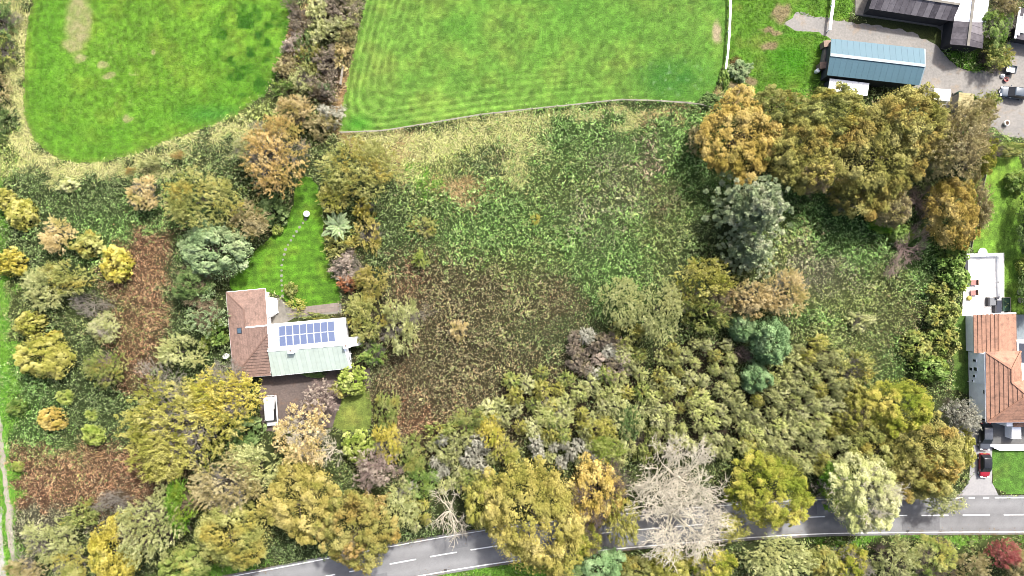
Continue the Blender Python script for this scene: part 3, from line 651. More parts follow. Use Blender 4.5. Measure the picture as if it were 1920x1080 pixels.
def gen_feather(seed, nl, n, leaf, up=.5, wr=.22, zlow=-.05):
    """soft crown of thin sprays pointing out and up from every lobe"""
    rng = np.random.default_rng(seed); c, rad, d = lobes(rng, nl, rl=(.3, .46), zlow=zlow); ns = max(3, n // 26)
    ci = rng.integers(0, nl, ns); sd_ = unit(rdirs(rng, ns, -.4) + d[ci] * .5 + np.array([0, 0, .3])); rr = rad[ci] * rng.uniform(.45, 1.12, ns)
    base = c[ci] + sd_ * rr[:, None]; sdir = unit(sd_ + rng.normal(0, .5, (ns, 3)) + np.array([0, 0, up * rng.uniform(-.5, 1)]))
    ln = leaf * rng.uniform(2.0, 4.5, ns); t = rng.uniform(0, 1, (ns, 26))
    C = base[:, None] + sdir[:, None] * (t * ln[:, None])[..., None] + rng.normal(0, leaf * .42, (ns, 26, 3))
    D = unit(sdir[:, None] + rng.normal(0, .55, (ns, 26, 3))); C = C.reshape(-1, 3); D = D.reshape(-1, 3)
    Nn = unit(np.cross(D, rdirs(rng, len(D))) + np.array([0, 0, .6])); T = np.clip(np.repeat(rng.uniform(0, .7, ns), 26) + rng.uniform(0, .35, len(C)), 0, 1)
    L = leaf * rng.uniform(.7, 1.4, len(C)); V, F = leafquads(C, Nn, D, L, L * wr * rng.uniform(.8, 1.6, len(C)))
    V[:, 2] = np.maximum(V[:, 2], 0)
    return V, F, np.repeat(T, 4)
def gen_tuft(seed, shoots, per, leaf, spread=.95):
    """many-stemmed sallow: a ragged dome of leafy shoots that fan out from the base"""
    rng = np.random.default_rng(seed); u = fib(shoots, .12, rng, .7); rr = rng.uniform(.72, 1.06, shoots)
    tip = u * rr[:, None] * np.array([.93, .93, .62]) + np.array([0, 0, .4]); b = tip * np.array([.1, .1, 0])
    t = 1 - rng.uniform(0, 1, (shoots, per)) ** 1.5 * .5
    mid = (b + tip) / 2 + np.array([0, 0, .12]); C = (b[:, None] * ((1 - t) ** 2)[..., None] + 2 * mid[:, None] * (t * (1 - t))[..., None] + tip[:, None] * (t ** 2)[..., None])
    C = C + rng.normal(0, .045, C.shape); dirv = unit(u * np.array([1, 1, .5]))[:, None] + rng.normal(0, .4, C.shape); C = C.reshape(-1, 3); Dd = unit(dirv.reshape(-1, 3))
    Nn = unit(np.repeat(u, per, 0) * .5 + rng.normal(0, .35, C.shape) + np.array([.1, .2, .8])); T = np.clip(np.repeat(rng.uniform(0, .55, shoots), per) + rng.uniform(0, .45, len(C)), 0, 1)
    L = leaf * rng.uniform(.7, 1.5, len(C)); V, F = leafquads(C, Nn, Dd, L, L * .4); V[:, 2] = np.maximum(V[:, 2], 0); Tv = np.repeat(T, 4); MI = np.zeros(len(F), int)
    SV = []; SF = []
    for i in range(shoots):
        p = [b[i], mid[i] * .5 + (b[i] + tip[i]) * .25, tip[i]]; o = len(SV)
        for k_, q in enumerate(p):
            r_ = (.02, .013, .004)[k_]
            for j in range(3): SV.append(q + np.array([math.cos(j * 2.094) * r_, math.sin(j * 2.094) * r_, 0]))
        for s in (0, 3):
            for j in range(3): SF.append((o + s + j, o + s + (j + 1) % 3, o + s + 3 + (j + 1) % 3, o + s + 3 + j))
    SV = np.array(SV); SF = np.array(SF) + len(V)
    return np.concatenate([V, SV]), np.concatenate([F, SF]), np.concatenate([Tv, np.full(len(SV), .5)]), np.concatenate([MI, np.ones(len(SF), int)])
def gen_twigs(seed, limbs, levels, r0=.03, sides=3, leanx=0.0, start=.15, kids=(3, 4), zsq=.75, curl=.35):
    """bare crown: limbs that fork again and again; returns quads of tapering tubes"""
    rng = np.random.default_rng(seed); V = []; F = []; tips = []
    def seg(p, q, ra, rb):
        d = q - p; L = np.linalg.norm(d); d = d / max(L, 1e-6); u = np.cross(d, [.3, .5, .81]); u /= max(np.linalg.norm(u), 1e-6); w = np.cross(d, u); n = len(V)
        for c, r in ((p, ra), (q, rb)):
            for j in range(sides): V.append(c + (u * math.cos(j * 6.2832 / sides) + w * math.sin(j * 6.2832 / sides)) * r)
        for j in range(sides): F.append((n + j, n + (j + 1) % sides, n + sides + (j + 1) % sides, n + sides + j))
    def grow(p, d, L, r, lv):
        steps = 3 if lv < levels - 1 else 2; q = p
        for s in range(steps):
            d = d + rng.normal(0, curl * .5, 3) + np.array([0, 0, .06]); d /= np.linalg.norm(d); nq = q + d * L / steps
            r2 = r * (1 - .16); seg(q, nq, r, r2); q = nq; r = r2
            if lv < levels and s > 0 or (lv < levels and lv > 0):
                nk = 1 if s < steps - 1 else rng.integers(*kids)
                for _ in range(nk):
                    e = d + rng.normal(0, .62, 3); e[2] = e[2] * .7 + .12; e /= np.linalg.norm(e); grow(q, e, L * rng.uniform(.55, .78), max(r * .66, r0 * .16), lv + 1)
        if lv >= levels - 1: tips.append(q)
    for i in range(limbs):
        a = i * 6.2832 / limbs + rng.normal(0, .25); el = rng.uniform(.25, 1.0) if i else 1.4
        d = np.array([math.cos(a) * math.cos(el), math.sin(a) * math.cos(el), math.sin(el)]); grow(np.array([0, 0, start]), d, .42 * rng.uniform(.85, 1.15), r0 * rng.uniform(.7, 1.1), 0)
    V = np.array(V); r = np.hypot(V[:, 0], V[:, 1]); V[:, :2] /= np.percentile(r, 98); V[:, 2] = V[:, 2] / max(V[:, 2].max(), 1e-6); V[:, 2] = np.maximum(V[:, 2], 0)
    return V, np.array(F)
def gen_pine(seed, nl, nstar, leaf):
    rng = np.random.default_rng(seed); C = []; D = []; T = []
    lev = 5
    for i in range(nl):
        h = i / nl; z = .12 + .86 * h; rad = (1 - h) ** .75 * .98 + .06; a = i * 2.39996 + rng.normal(0, .3); dr = np.array([math.cos(a), math.sin(a), -.05 + .25 * h])
        for j in range(nstar):
            t = (j + rng.uniform(.3, 1)) / nstar; s = np.array([0, 0, z]) + dr * rad * t + np.append(rng.normal(0, .07 * (.4 + t), 2), rng.normal(0, .03)) + np.array([0, 0, .05 * t * t])
            n = 34; u = unit(rdirs(rng, n, -.25) + dr * .5 + np.array([0, 0, .3])); l = leaf * rng.uniform(.7, 1.2, n)
            C.append(s + u * l[:, None] * .55); D.append(u); T.append(np.clip(rng.uniform(0, .75) + rng.uniform(0, .3, n), 0, 1))
    C = np.concatenate(C); D = np.concatenate(D); T = np.concatenate(T); Nn = unit(np.cross(D, rdirs(rng, len(D))) + np.array([0, 0, .5]))
    V, F = leafquads(C, Nn, D, leaf * 1.05, leaf * .34); V[:, 2] = np.maximum(V[:, 2], 0)
    return V, F, np.repeat(T, 4)

PROTO = {}
defm = bpy.data.materials.new('leaf_default')
def proto(kind, gens):
    PROTO[kind] = []
    for g in gens:
        r = g(); V, F = r[0], r[1]
        PROTO[kind].append(fastmesh(kind + '_crown', V, F, [defm, M['bark_grey']] if len(r) == 4 else [defm], tint=r[2] if len(r) > 2 else None, matidx=r[3] if len(r) == 4 else None))
proto('oakL', [lambda s=s: gen_oak(s, 100, 9, 44, .027, (.085, .165)) for s in (1, 2, 3, 4)])
proto('oakM', [lambda s=s: gen_oak(s, 50, 8, 34, .045, (.12, .22)) for s in (11, 12, 13, 14)])
proto('dense', [lambda s=s: gen_oak(s, 40, 10, 40, .05, (.16, .27), sub=.5) for s in (15, 16)])
proto('featherL', [lambda s=s: gen_feather(s, 20, 19000, .040, .5, .3) for s in (21, 22)])
proto('willow', [lambda s=s: gen_feather(s, 26, 21000, .034, .2, .34) for s in (24, 25)])
proto('featherM', [lambda s=s: gen_feather(s, 11, 8500, .060, .5, .32) for s in (31, 32, 33)])
proto('sparse', [lambda s=s: gen_feather(s, 9, 2600, .062, .5, .36) for s in (35, 36)])
proto('bush', [lambda s=s: gen_oak(s, 22, 6, 20, .11, (.2, .34)) for s in (41, 42, 43)])
proto('spray', [lambda s=s: gen_feather(s, 7, 2300, .12, .6, .32) for s in (45, 46, 47)])
proto('tuft', [lambda s=s: gen_tuft(s, 84, 20, .105) for s in (51, 52, 53, 54)])
proto('twig', [lambda s=s: gen_twigs(s, 9, 4, .024, kids=(2, 4)) for s in (61, 62, 63)])
proto('dead', [lambda s=s: gen_twigs(s, 7, 3, .034, kids=(2, 3)) for s in (68, 69)])
proto('twigS', [lambda s=s: gen_twigs(s, 12, 3, .022, start=.0, kids=(3, 5)) for s in (65, 66, 67)])
proto('pine', [lambda s=s: gen_pine(s, 80, 8, .085) for s in (71, 72)])
def gen_trunk(seed):
    rng = random.Random(seed); m = MB(); m.tube([(0, 0, 0), (.02, .01, .25), (-.02, .02, .6), (.01, 0, .95)], [.085, .06, .05, .03], 8)
    for i in range(6):
        a = i * 1.05 + rng.uniform(-.3, .3); z = rng.uniform(.38, .75); l = rng.uniform(.3, .48)
        m.tube([(0, 0, z), (math.cos(a) * l * .5, math.sin(a) * l * .5, z + .14), (math.cos(a) * l, math.sin(a) * l, z + .2)], [.03, .02, .008], 5)
    me = bpy.data.meshes.new('trunk'); me.from_pydata(m.v, [], m.f); me.materials.append(M['bark']); me.update(); return me
TRUNK = [gen_trunk(s) for s in (1, 2, 3)]
LP = {  # sunlit leaf colours by palette
 'olive': ((114, 120, 56), (154, 158, 84), (184, 182, 106)), 'gold': ((146, 128, 58), (186, 160, 80), (210, 186, 108)), 'orange': ((150, 132, 72), (192, 160, 94), (214, 188, 126)),
 'yolive': ((132, 134, 52), (176, 172, 82), (206, 198, 114)), 'lime': ((122, 140, 56), (158, 172, 80), (188, 196, 108)), 'yellow': ((158, 148, 50), (200, 186, 78), (218, 206, 108)),
 'silver': ((104, 130, 84), (142, 166, 112), (172, 190, 140)), 'greyol': ((130, 138, 82), (170, 176, 110), (202, 204, 140)), 'brownol': ((132, 122, 78), (168, 154, 106), (192, 180, 132)),
 'dgreen': ((70, 94, 50), (100, 124, 68), (132, 154, 92)), 'mgreen': ((78, 108, 44), (112, 142, 64), (150, 174, 94)), 'pine': ((134, 152, 108), (176, 190, 144), (216, 218, 184)),
 'fir': ((92, 122, 78), (130, 164, 106), (168, 198, 138)), 'tan': ((172, 150, 92), (212, 188, 128), (234, 214, 160)), 'purple': ((108, 97, 86), (138, 125, 108), (164, 151, 132)),
 'red': ((132, 66, 66), (168, 92, 88), (190, 124, 112)), 'bgreen': ((72, 122, 30), (112, 160, 48), (152, 190, 78)), 'oakol': ((108, 110, 50), (146, 143, 72), (178, 170, 96)), 'ochre': ((126, 122, 54), (170, 158, 80), (200, 184, 108)),
 'greyt': ((150, 150, 130), (182, 180, 160), (208, 206, 190)), 'palel': ((146, 154, 88), (188, 192, 122), (212, 214, 154)), 'rusty': ((150, 92, 62), (186, 122, 84), (204, 150, 104)), 'oygreen': ((104, 118, 36), (156, 158, 58), (200, 186, 84)),
 'sallow': ((138, 148, 76), (182, 190, 108), (212, 216, 140)), 'greenol': ((98, 118, 52), (134, 148, 74), (170, 174, 100)), 'pinkg': ((140, 127, 112), (174, 158, 142), (200, 184, 166))}
ACC = {'olive': (168, 150, 70), 'gold': (134, 128, 54), 'orange': (150, 146, 78), 'yolive': (136, 142, 62), 'lime': (128, 152, 60), 'yellow': (150, 158, 60), 'silver': (150, 160, 116), 'greyol': (172, 172, 108), 'brownol': (136, 132, 72),
       'oakol': (164, 136, 74), 'ochre': (132, 134, 62), 'oygreen': (112, 128, 48), 'greenol': (166, 156, 80), 'sallow': (186, 176, 130), 'palel': (190, 186, 150), 'tan': (170, 164, 92), 'mgreen': (136, 146, 66), 'purple': (150, 142, 104), 'bgreen': (146, 160, 60)}
LM = {k: leaf_mat('leaves_' + k, *v, ACC.get(k, v[1])) for k, v in LP.items()}
BARKS = {'pale': M['bark_pale'], 'pink': M['bark_pink'], 'grey': M['bark_grey'], 'tan': M['bark_tan'], 'dark': M['bark_dark']}
def setmat(o, i, m): o.material_slots[i].link = 'OBJECT'; o.material_slots[i].material = m
KIND = {'oakL': ('oak_tree', 'tree', .30), 'oakM': ('leafy_tree', 'tree', .28), 'dense': ('evergreen_tree', 'tree', .12), 'featherL': ('feathery_tree', 'tree', .25), 'willow': ('willow_tree', 'tree', .22), 'featherM': ('feathery_tree', 'tree', .2),
        'sparse': ('thin_tree', 'tree', .25), 'bush': ('bush', 'bush', 0.0), 'spray': ('shrub', 'shrub', 0.0), 'tuft': ('sallow_bush', 'bush', 0.0), 'twig': ('bare_tree', 'tree', .2), 'dead': ('dead_tree', 'tree', .2), 'twigS': ('bare_shrub', 'shrub', 0.0), 'pine': ('pine_tree', 'tree', .1)}
CROWNS = []
trng = random.Random(5)
def tree(kind, px, py, rx, ry, h, pal, label, rot=None, group=None, leaves=None, name=None, limbs=None, lr=.85, lz=1.0):
    """one tree or bush: an Empty at its foot that carries trunk and crown"""
    nm, cat, cb = KIND[kind]; nm = name or nm; trng.seed(int(px * 7919 + py * 104729))
    zc = h * (cb + (1 - cb) * .42); c = W(px, py, zc); k = (H - zc) / H / S
    a = trng.uniform(0, 6.283) if rot is None else math.radians(rot); k *= {'oakL': 1.13, 'oakM': 1.12, 'dense': 1.1, 'bush': 1.06, 'tuft': 1.12}.get(kind, 1.0); rx_, ry_ = rx * k, ry * k
    if rot is None and abs(rx_ - ry_) > .08 * max(rx_, ry_): a = trng.choice((0, math.pi)) + trng.uniform(-.2, .2)
    root = thing(nm, label, cat, (c.x, c.y, 0), a, group); CROWNS.append((c.x, c.y, rx_, ry_, h))
    tw = kind in ('twig', 'twigS', 'dead'); me = trng.choice(PROTO[kind]); z0 = h * cb
    cr = link('crown', me, root); cr.location = (0, 0, z0); cr.scale = (rx_, ry_, h - z0)
    if tw: setmat(cr, 0, BARKS[pal])
    else:
        setmat(cr, 0, LM[pal])
        if len(me.materials) > 1: setmat(cr, 1, M['bark_grey'])
    if leaves:
        lf = link('foliage', trng.choice(PROTO['sparse' if h > 3.5 else 'spray']), root); lf.location = (0, 0, z0); lf.scale = (rx_ * .95, ry_ * .95, (h - z0) * .92); lf.rotation_euler = (0, 0, 1.0); setmat(lf, 0, LM[leaves])
    if not limbs and not tw and kind in ('oakM', 'featherM', 'featherL', 'willow', 'spray') and trng.random() < .45: limbs, lr, lz = trng.choice(('grey', 'tan', 'grey', 'dark')), .92, .97
    if limbs:
        lb = link('limbs', trng.choice(PROTO['twig' if h > 5 else 'twigS']), root); lb.location = (0, 0, z0); lb.scale = (rx_ * lr, ry_ * lr, (h - z0) * lz); lb.rotation_euler = (0, 0, 2.0); setmat(lb, 0, BARKS[limbs])
    if kind != 'tuft':
        t = link('trunk', trng.choice(TRUNK), root); r = min(rx_, ry_); t.scale = (r * .75, r * .75, (h * .82 if not tw else max(z0 + (h - z0) * .2, .15))); 
        if tw: t.scale = (r * .3, r * .3, t.scale[2]); setmat(t, 0, BARKS[pal])
    return root
# ------------------------------------------------------------------ buildings
def wpoly(P, z=0): return [tuple(W(x, y, z)) for x, y in P]
def shrink(P, d):
    """moves a convex plan polygon inwards by d metres"""
    c = sum((Vector(p[:2]) for p in P), Vector((0, 0))) / len(P); out = []
    for p in P:
        v = Vector(p[:2]) - c; out.append(tuple(c + v * (1 - d * 1.41 / v.length)))
    return out
def strip(m, a, b, wd_, th=.05, up=.03):
    """narrow capping along an edge"""
    a, b = Vector(a), Vector(b); d = (b - a).normalized(); s = d.cross(Vector((0, 0, 1))).normalized() * wd_ / 2; u = Vector((0, 0, up))
    m.slab([a - s + u, b - s + u, b + s + u, a + s + u], th); return m

# --- bungalow with tiled hip roof
bg = thing('bungalow', 'bungalow with a brown tiled hip roof and rooflight beside the garden lawn', 'house', W(460, 630))
bg.location = (0, 0, 0)
NW, NE, SEc, SW_ = W(424, 548, 2.6), W(497, 541, 2.6), W(508, 704, 2.6), W(438, 709, 2.6)
R1, R2, E1_, AP = W(457, 580, 3.95), W(461, 614, 3.95), W(501, 610, 5.2), W(502, 627, 5.25); EM = W(501.5, 609, 2.6)
wl = [(p.x, p.y) for p in (NW, NE, SEc, SW_)]
MB().prism(shrink(wl, .45), 0, 2.55).build('wall', M['white_render'], bg)
MB().slab([R2 + Vector((0, 0, .0)), E1_, W(501, 611, 2.7)], .08).build('gable_wall', M['white_render'], bg)
MB().slab([AP, E1_, W(503, 640, 2.7), W(507, 701, 2.7)], .08).build('end_wall', M['white_render'], bg)
roof_pieces(bg, [NW, R1, R2, E1_, AP, SW_], SW_, NW, .52, M['tile_pink'], 'tile_course', basemat=M['tile_deck'], lift=.08, gap=.08)  # wide gaps bare dark underlay: shadow lines built into west and south slopes
roof_pieces(bg, [NW, NE, R1], NW, NE, .42, M['tile_pink'], 'tile_course', basemat=M['tile_deck'], lift=.03, gap=.02)
roof_pieces(bg, [NE, EM, R2, R1], NE, EM, .42, M['tile_pink'], 'tile_course', basemat=M['tile_deck'], lift=.03, gap=.02)
roof_pieces(bg, [SW_, SEc, AP], SW_, SEc, .52, M['tile_pink'], 'tile_course', basemat=M['tile_deck'], lift=.08, gap=.08)
for a, b in ((NW, R1), (R1, R2), (SW_, AP)):
    strip(MB(), a + Vector((0, 0, .05)), b + Vector((0, 0, .05)), .2, .08, .05).build('ridge_tiles', M['ridge_brown'], bg)
strip(MB(), R2 + Vector((0, 0, .06)), E1_ + Vector((0, 0, .06)), .22, .1, .06).build('verge_board', M['white_paint'], bg)
for a, b in ((NW, NE), (NE, EM), (SW_, SEc), (NW, SW_)):
    strip(MB(), a - Vector((0, 0, .06)), b - Vector((0, 0, .06)), .14, .1, .02).build('gutter', M['white_paint'], bg)
v = W(450, 620, 3.35); nW = pnormal([NW, R1, R2, SW_]); ex = (SW_ - NW).normalized(); ey = nW.cross(ex)
MB().slab([v + nW * .16 + ex * sx * .5 + ey * sy * .5 for sx, sy in ((-1, -1), (1, -1), (1, 1), (-1, 1))], .14).build('rooflight_frame', M['rattan'], bg)
MB().slab([v + nW * .18 + ex * sx * .38 + ey * sy * .38 for sx, sy in ((-1, -1), (1, -1), (1, 1), (-1, 1))], .02).build('rooflight_pane', M['rooflight'], bg)
MB().prism(wpoly([(500, 557), (511, 560), (512, 588), (503, 595)], 2.2), 0, 2.2).build('bay', M['white_paint'], bg)
# --- white wing with sheet roof and solar panels
wg = thing('bungalow_wing', 'white wing with pale green sheet roof carrying sixteen blue solar panels', 'house', (0, 0, 0))
A0, A1, B0, B1, C0, C1 = W(501, 609, 2.8), W(648, 596, 2.8), W(502, 658, 4.6), W(644, 646, 4.6), W(510, 705, 2.8), W(658, 690, 2.8)
MB().prism(shrink([(p.x, p.y) for p in (A0, A1, C1, C0)], .4), 0, 2.75).build('wall', M['white_render'], wg)
g1, g2, g3 = W(648, 600, 2.7), W(642, 646, 4.4), W(656, 687, 2.7)
MB().add([g1, g2, g3, g1 - Vector((.2, 0, 0)), g2 - Vector((.2, 0, 0)), g3 - Vector((.2, 0, 0))], [(0, 1, 2), (5, 4, 3), (0, 3, 4, 1), (1, 4, 5, 2), (2, 5, 3, 0)]).build('gable_wall', M['white_render'], wg)
roof_pieces(wg, [A0, A1, B1, B0], A0, A1, .8, M['mint_roof'], 'roof_sheet', along=True, gap=.012, rib=.045, basemat=M['alu'])
roof_pieces(wg, [C0, C1, B1, B0], C0, C1, .8, M['mint_roof'], 'roof_sheet', along=True, gap=.012, rib=.045, basemat=M['alu'])
strip(MB(), B0, B1, .3, .06, .05).build('ridge_cap', M['white_paint'], wg)
for a, b in ((A0, A1), (C0, C1)): strip(MB(), a - Vector((0, 0, .07)), b - Vector((0, 0, .07)), .14, .1, .02).build('gutter', M['white_paint'], wg)
strip(MB(), A1, B1, .25, .12, .04).build('verge_board', M['white_paint'], wg); strip(MB(), C1, B1, .25, .12, .04).build('verge_board', M['white_paint'], wg)
nN = pnormal([A0, A1, B1, B0]); eu = (A1 - A0).normalized(); ev = nN.cross(eu); ev = ev if ev.z > 0 else -ev
def onplane(px, py):
    z = 3.4
    for _ in range(12):
        p = W(px, py, z); z -= (p - A0).dot(nN) / nN.z * .9
    return W(px, py, z)
q0, q1, q2 = onplane(523, 612), onplane(627, 602), onplane(524, 650.5)
du = (q1 - q0) / 8; dv = (q2 - q0) / 2
pan = None
for r in range(2):
    for c_ in range(8):
        o_ = q0 + du * (c_ + .02) + dv * (r + .02); a_, b_ = du * .955, dv * .965
        P = [o_, o_ + a_, o_ + a_ + b_, o_ + b_]
        fr = MB().slab([p + nN * .12 for p in P], .05).build('solar_panel', M['alu'], wg)
        ins = [o_ + a_ * u + b_ * v_ for u, v_ in ((.02, .012), (.98, .012), (.98, .988), (.02, .988))]
        MB().slab([p + nN * .126 for p in ins], .012).build('cell_sheet', M['solar'], fr)
for (px, py, s) in ((545, 657, 1.05), (648, 648, .95)):
    p = W(px, py, 5.1); ch = MB().box((p.x, p.y, 4.4), (s, s, 1.5), .09).build('chimney', M['white_render'], wg, bevel=.03)
    MB().lathe((p.x, p.y, 5.15), [(.16, 0), (.14, .3)], 8).build('chimney_pot', M['brick'], ch)
p = W(661, 641, 2.6); MB().box((p.x, p.y, 1.3), (1.7, 1.5, 2.6), .09).build('porch', M['white_paint'], wg, bevel=.03)
for px, py, z in ((654, 655, 1.4), (658, 668, 1.4)):
    p = W(px, py, z); f = MB().box((p.x, p.y, z), (.12, 1.0, 1.1), .15).build('window', M['white_paint'], wg); MB().box((p.x + .05, p.y, z), (.08, .8, .9), .15).build('pane', M['glass'], f)

# --- garden path, benches, stones, drum
gp = MB().prism(wpoly(PATH1), -.05, .015).build('garden_path', M['concrete'], kind='structure')
for i in range(11):
    for j in range(2):
        p = W(548 + i * 8.3, 591.5 - i * 1.0 - j * 8 - 2); MB().box((p.x, p.y, .03), (.72, .68, .04), .1).build('paving_slab', M['path_slab'], gp)
def bench(px, py, l, wd_, rz, label):
    t = thing('garden_bench', label, 'bench', W(px, py), rz)
    for k_ in range(4): MB().box((-wd_ / 2 + wd_ / 8 + k_ * wd_ / 4, 0, .45), (wd_ / 4 - .03, l, .05)).build('slat', M['white_paint'], t)
    for sx in (-1, 1):
        for sy in (-1, 1): MB().box((sx * (wd_ / 2 - .08), sy * (l / 2 - .15), .21), (.09, .09, .42)).build('leg', M['white_paint'], t)
    return t
bench(518, 575, 2.2, .85, .08, 'long white garden bench on the paving beside the bungalow bay')
STN = [(573, 411), (568, 418), (562, 426), (556, 434), (550.5, 442.5), (545.5, 450.5), (540, 459), (535.5, 467.5), (533, 477), (530.5, 487), (528.5, 497), (528, 507), (528, 517), (528, 526), (528.5, 535), (529, 545), (529.5, 555)]
sm = None
for i, (x, y) in enumerate(STN):
    p = W(x, y); n = 8; P = [(math.cos(j * .785) * (.2 + .07 * random.random()), math.sin(j * .785) * (.2 + .07 * random.random())) for j in range(n)]
    if sm is None: o = MB().prism(P, 0, .05).build('stepping_stone', M['stone']); sm = o.data
    else: o = link('stepping_stone', sm)
    o.location = (p.x, p.y, .012); o.rotation_euler = (0, 0, random.random() * 6); s = random.uniform(.8, 1.25); o.scale = (s, s, 1)
    o['label'] = 'pale stepping stone in the line across the garden lawn'; o['category'] = 'stone'; o['group'] = 'stepping stones across the garden lawn'
t = thing('garden_ornament', 'white rounded garden ornament at the top end of the stepping stones', 'ornament', W(577, 402))
MB().lathe((0, 0, 0), [(.3, 0), (.25, .15), (.42, .4), (.55, .7), (.5, .85), (.4, .9)], 16).build('bowl', M['white_paint'], t, smooth=True)
MB().lathe((0, 0, .86), [(.42, 0), (.36, .14), (.1, .24)], 16).build('lid', M['white_paint'], t)
t = thing('water_butt', 'white round water butt against the west side of the tiled bungalow', 'barrel', W(427, 667))
MB().lathe((0, 0, 0), [(.36, 0), (.44, .3), (.46, .6), (.42, 1.0)], 16).build('barrel', M['white_paint'], t, smooth=True); MB().lathe((0, 0, 1.0), [(.45, 0), (.45, .05), (.1, .1)], 16).build('lid', M['white_paint'], t)

# --- blue barn
bn = thing('barn', 'long steel barn with a blue ridged roof in the farmyard', 'barn', (0, 0, 0))
a0, a1, b0, b1, c0, c1 = W(1559, 72.5, 3.3), W(1734, 91.5, 3.3), W(1557, 102.5, 4.4), W(1735, 123, 4.4), W(1551, 141, 3.3), W(1724, 160, 3.3)
MB().prism(shrink([(p.x, p.y) for p in (a0, a1, c1, c0)], .25), 0, 3.2).build('wall', M['barn_wall'], bn)
for e, s in ((( a0, b0, c0), 1), ((a1, b1, c1), -1)):
    g = [x + Vector((.3 * s, 0, -.12)) for x in e]; MB().add(g + [x + Vector((.1 * s, 0, 0)) for x in g], [(0, 1, 2), (5, 4, 3), (0, 3, 4, 1), (1, 4, 5, 2), (2, 5, 3, 0)]).build('gable_wall', M['barn_wall'], bn)
roof_pieces(bn, [a0, a1, b1, b0], a0, a1, 1.0, M['barn_blue'], 'roof_sheet', along=True, gap=.004, rib=.02, basemat=M['alu'])
roof_pieces(bn, [c0, c1, b1, b0], c0, c1, 1.0, M['barn_blue'], 'roof_sheet', along=True, gap=.004, rib=.02, basemat=M['alu'])
strip(MB(), b0, b1, .5, .06, .06).build('ridge_cap', M['barn_ridge'], bn)
strip(MB(), a1, b1, .2, .1, .03).build('verge_board', M['barn_ridge'], bn); strip(MB(), c1, b1, .2, .1, .03).build('verge_board', M['barn_ridge'], bn)
lt = thing('lean_to', 'low white-roofed lean-to along the south side of the blue barn', 'shed', (0, 0, 0))
l0, l1, l2, l3 = W(1556, 147, 2.5), W(1630, 156, 2.5), W(1626, 180, 2.1), W(1553, 170, 2.1)
MB().prism(shrink([(p.x, p.y) for p in (l0, l1, l2, l3)], .15), 0, 2.05).build('wall', M['barn_wall'], lt)
roof_pieces(lt, [l0, l1, l2, l3], l3, l2, 1.0, M['white_sheet'], 'roof_sheet', along=True, gap=.02, rib=.03, basemat=M['alu'])
for px, py, l in ((1544, 88, 'square pale brick pier at the north corner of the blue barn'), (1537, 128, 'square pale brick pier at the south corner of the blue barn')):
    t = thing('brick_pier', l, 'pier', W(px, py), .12); MB().box((0, 0, .8), (1.25, .95, 1.6)).build('shaft', M['brick'], t); MB().box((0, 0, 1.65), (1.4, 1.1, .1)).build('cap', M['brick'], t)
t = thing('yard_wall', 'low concrete wall joining the two brick piers by the barn', 'wall', (0, 0, 0)); a, b = W(1543, 94), W(1538, 122)
MB().prism([(a.x - .15, a.y), (a.x + .15, a.y), (b.x + .15, b.y), (b.x - .15, b.y)], 0, 1.1).build('panel', M['concrete'], t)
MB().prism([(a.x - .22, a.y), (a.x + .22, a.y), (b.x + .22, b.y), (b.x - .22, b.y)], 1.1, 1.17).build('coping', M['concrete'], t)
t = thing('water_drum', 'small white drum beside the southern brick pier of the barn', 'drum', W(1530, 135)); MB().lathe((0, 0, 0), [(.34, 0), (.36, .45), (.34, .9)], 14).build('drum', M['white_paint'], t); MB().lathe((0, 0, .9), [(.3, 0), (.28, .04)], 14).build('lid', M['white_paint'], t)
MB().prism(wpoly([(1545, 92), (1556, 94), (1553, 140), (1541, 132)]), -.05, .03).build('barn_apron', M['black_board'], kind='structure')

# --- old farm range, L-shaped, dark sheet roof with white sheets
of = thing('farm_range', 'old L-shaped farm range with mixed dark and white roof sheets', 'barn', (0, 0, 0))
def wallp(P, h, nm='wall', mat=None): MB().prism(P, 0, h).build(nm, mat or M['black_board'], of)
d0, d1, d2, d3 = W(1629, 16, 2.9), W(1786, 40, 2.9), W(1800, 8, 4.3), W(1640, -16, 4.3)
n0, n1 = W(1812, -24, 3.1), W(1652, -48, 3.1)
wallp(shrink([(d0.x, d0.y), (d1.x, d1.y), (n0.x, n0.y), (n1.x, n1.y)], .3), 2.8)
roof_pieces(of, [d0, d1, d2, d3], d0, d1, 1.0, None, 'roof_sheet', along=True, gap=.02, rib=.03, basemat=M['black_board'], mats=M['old_sheet'])
roof_pieces(of, [n1, n0, d2, d3], n1, n0, 1.0, M['white_sheet'], 'roof_sheet', along=True, gap=.02, rib=.03, basemat=M['black_board'])
strip(MB(), d3, d2, .4, .06, .05).build('ridge_cap', M['concrete'], of)
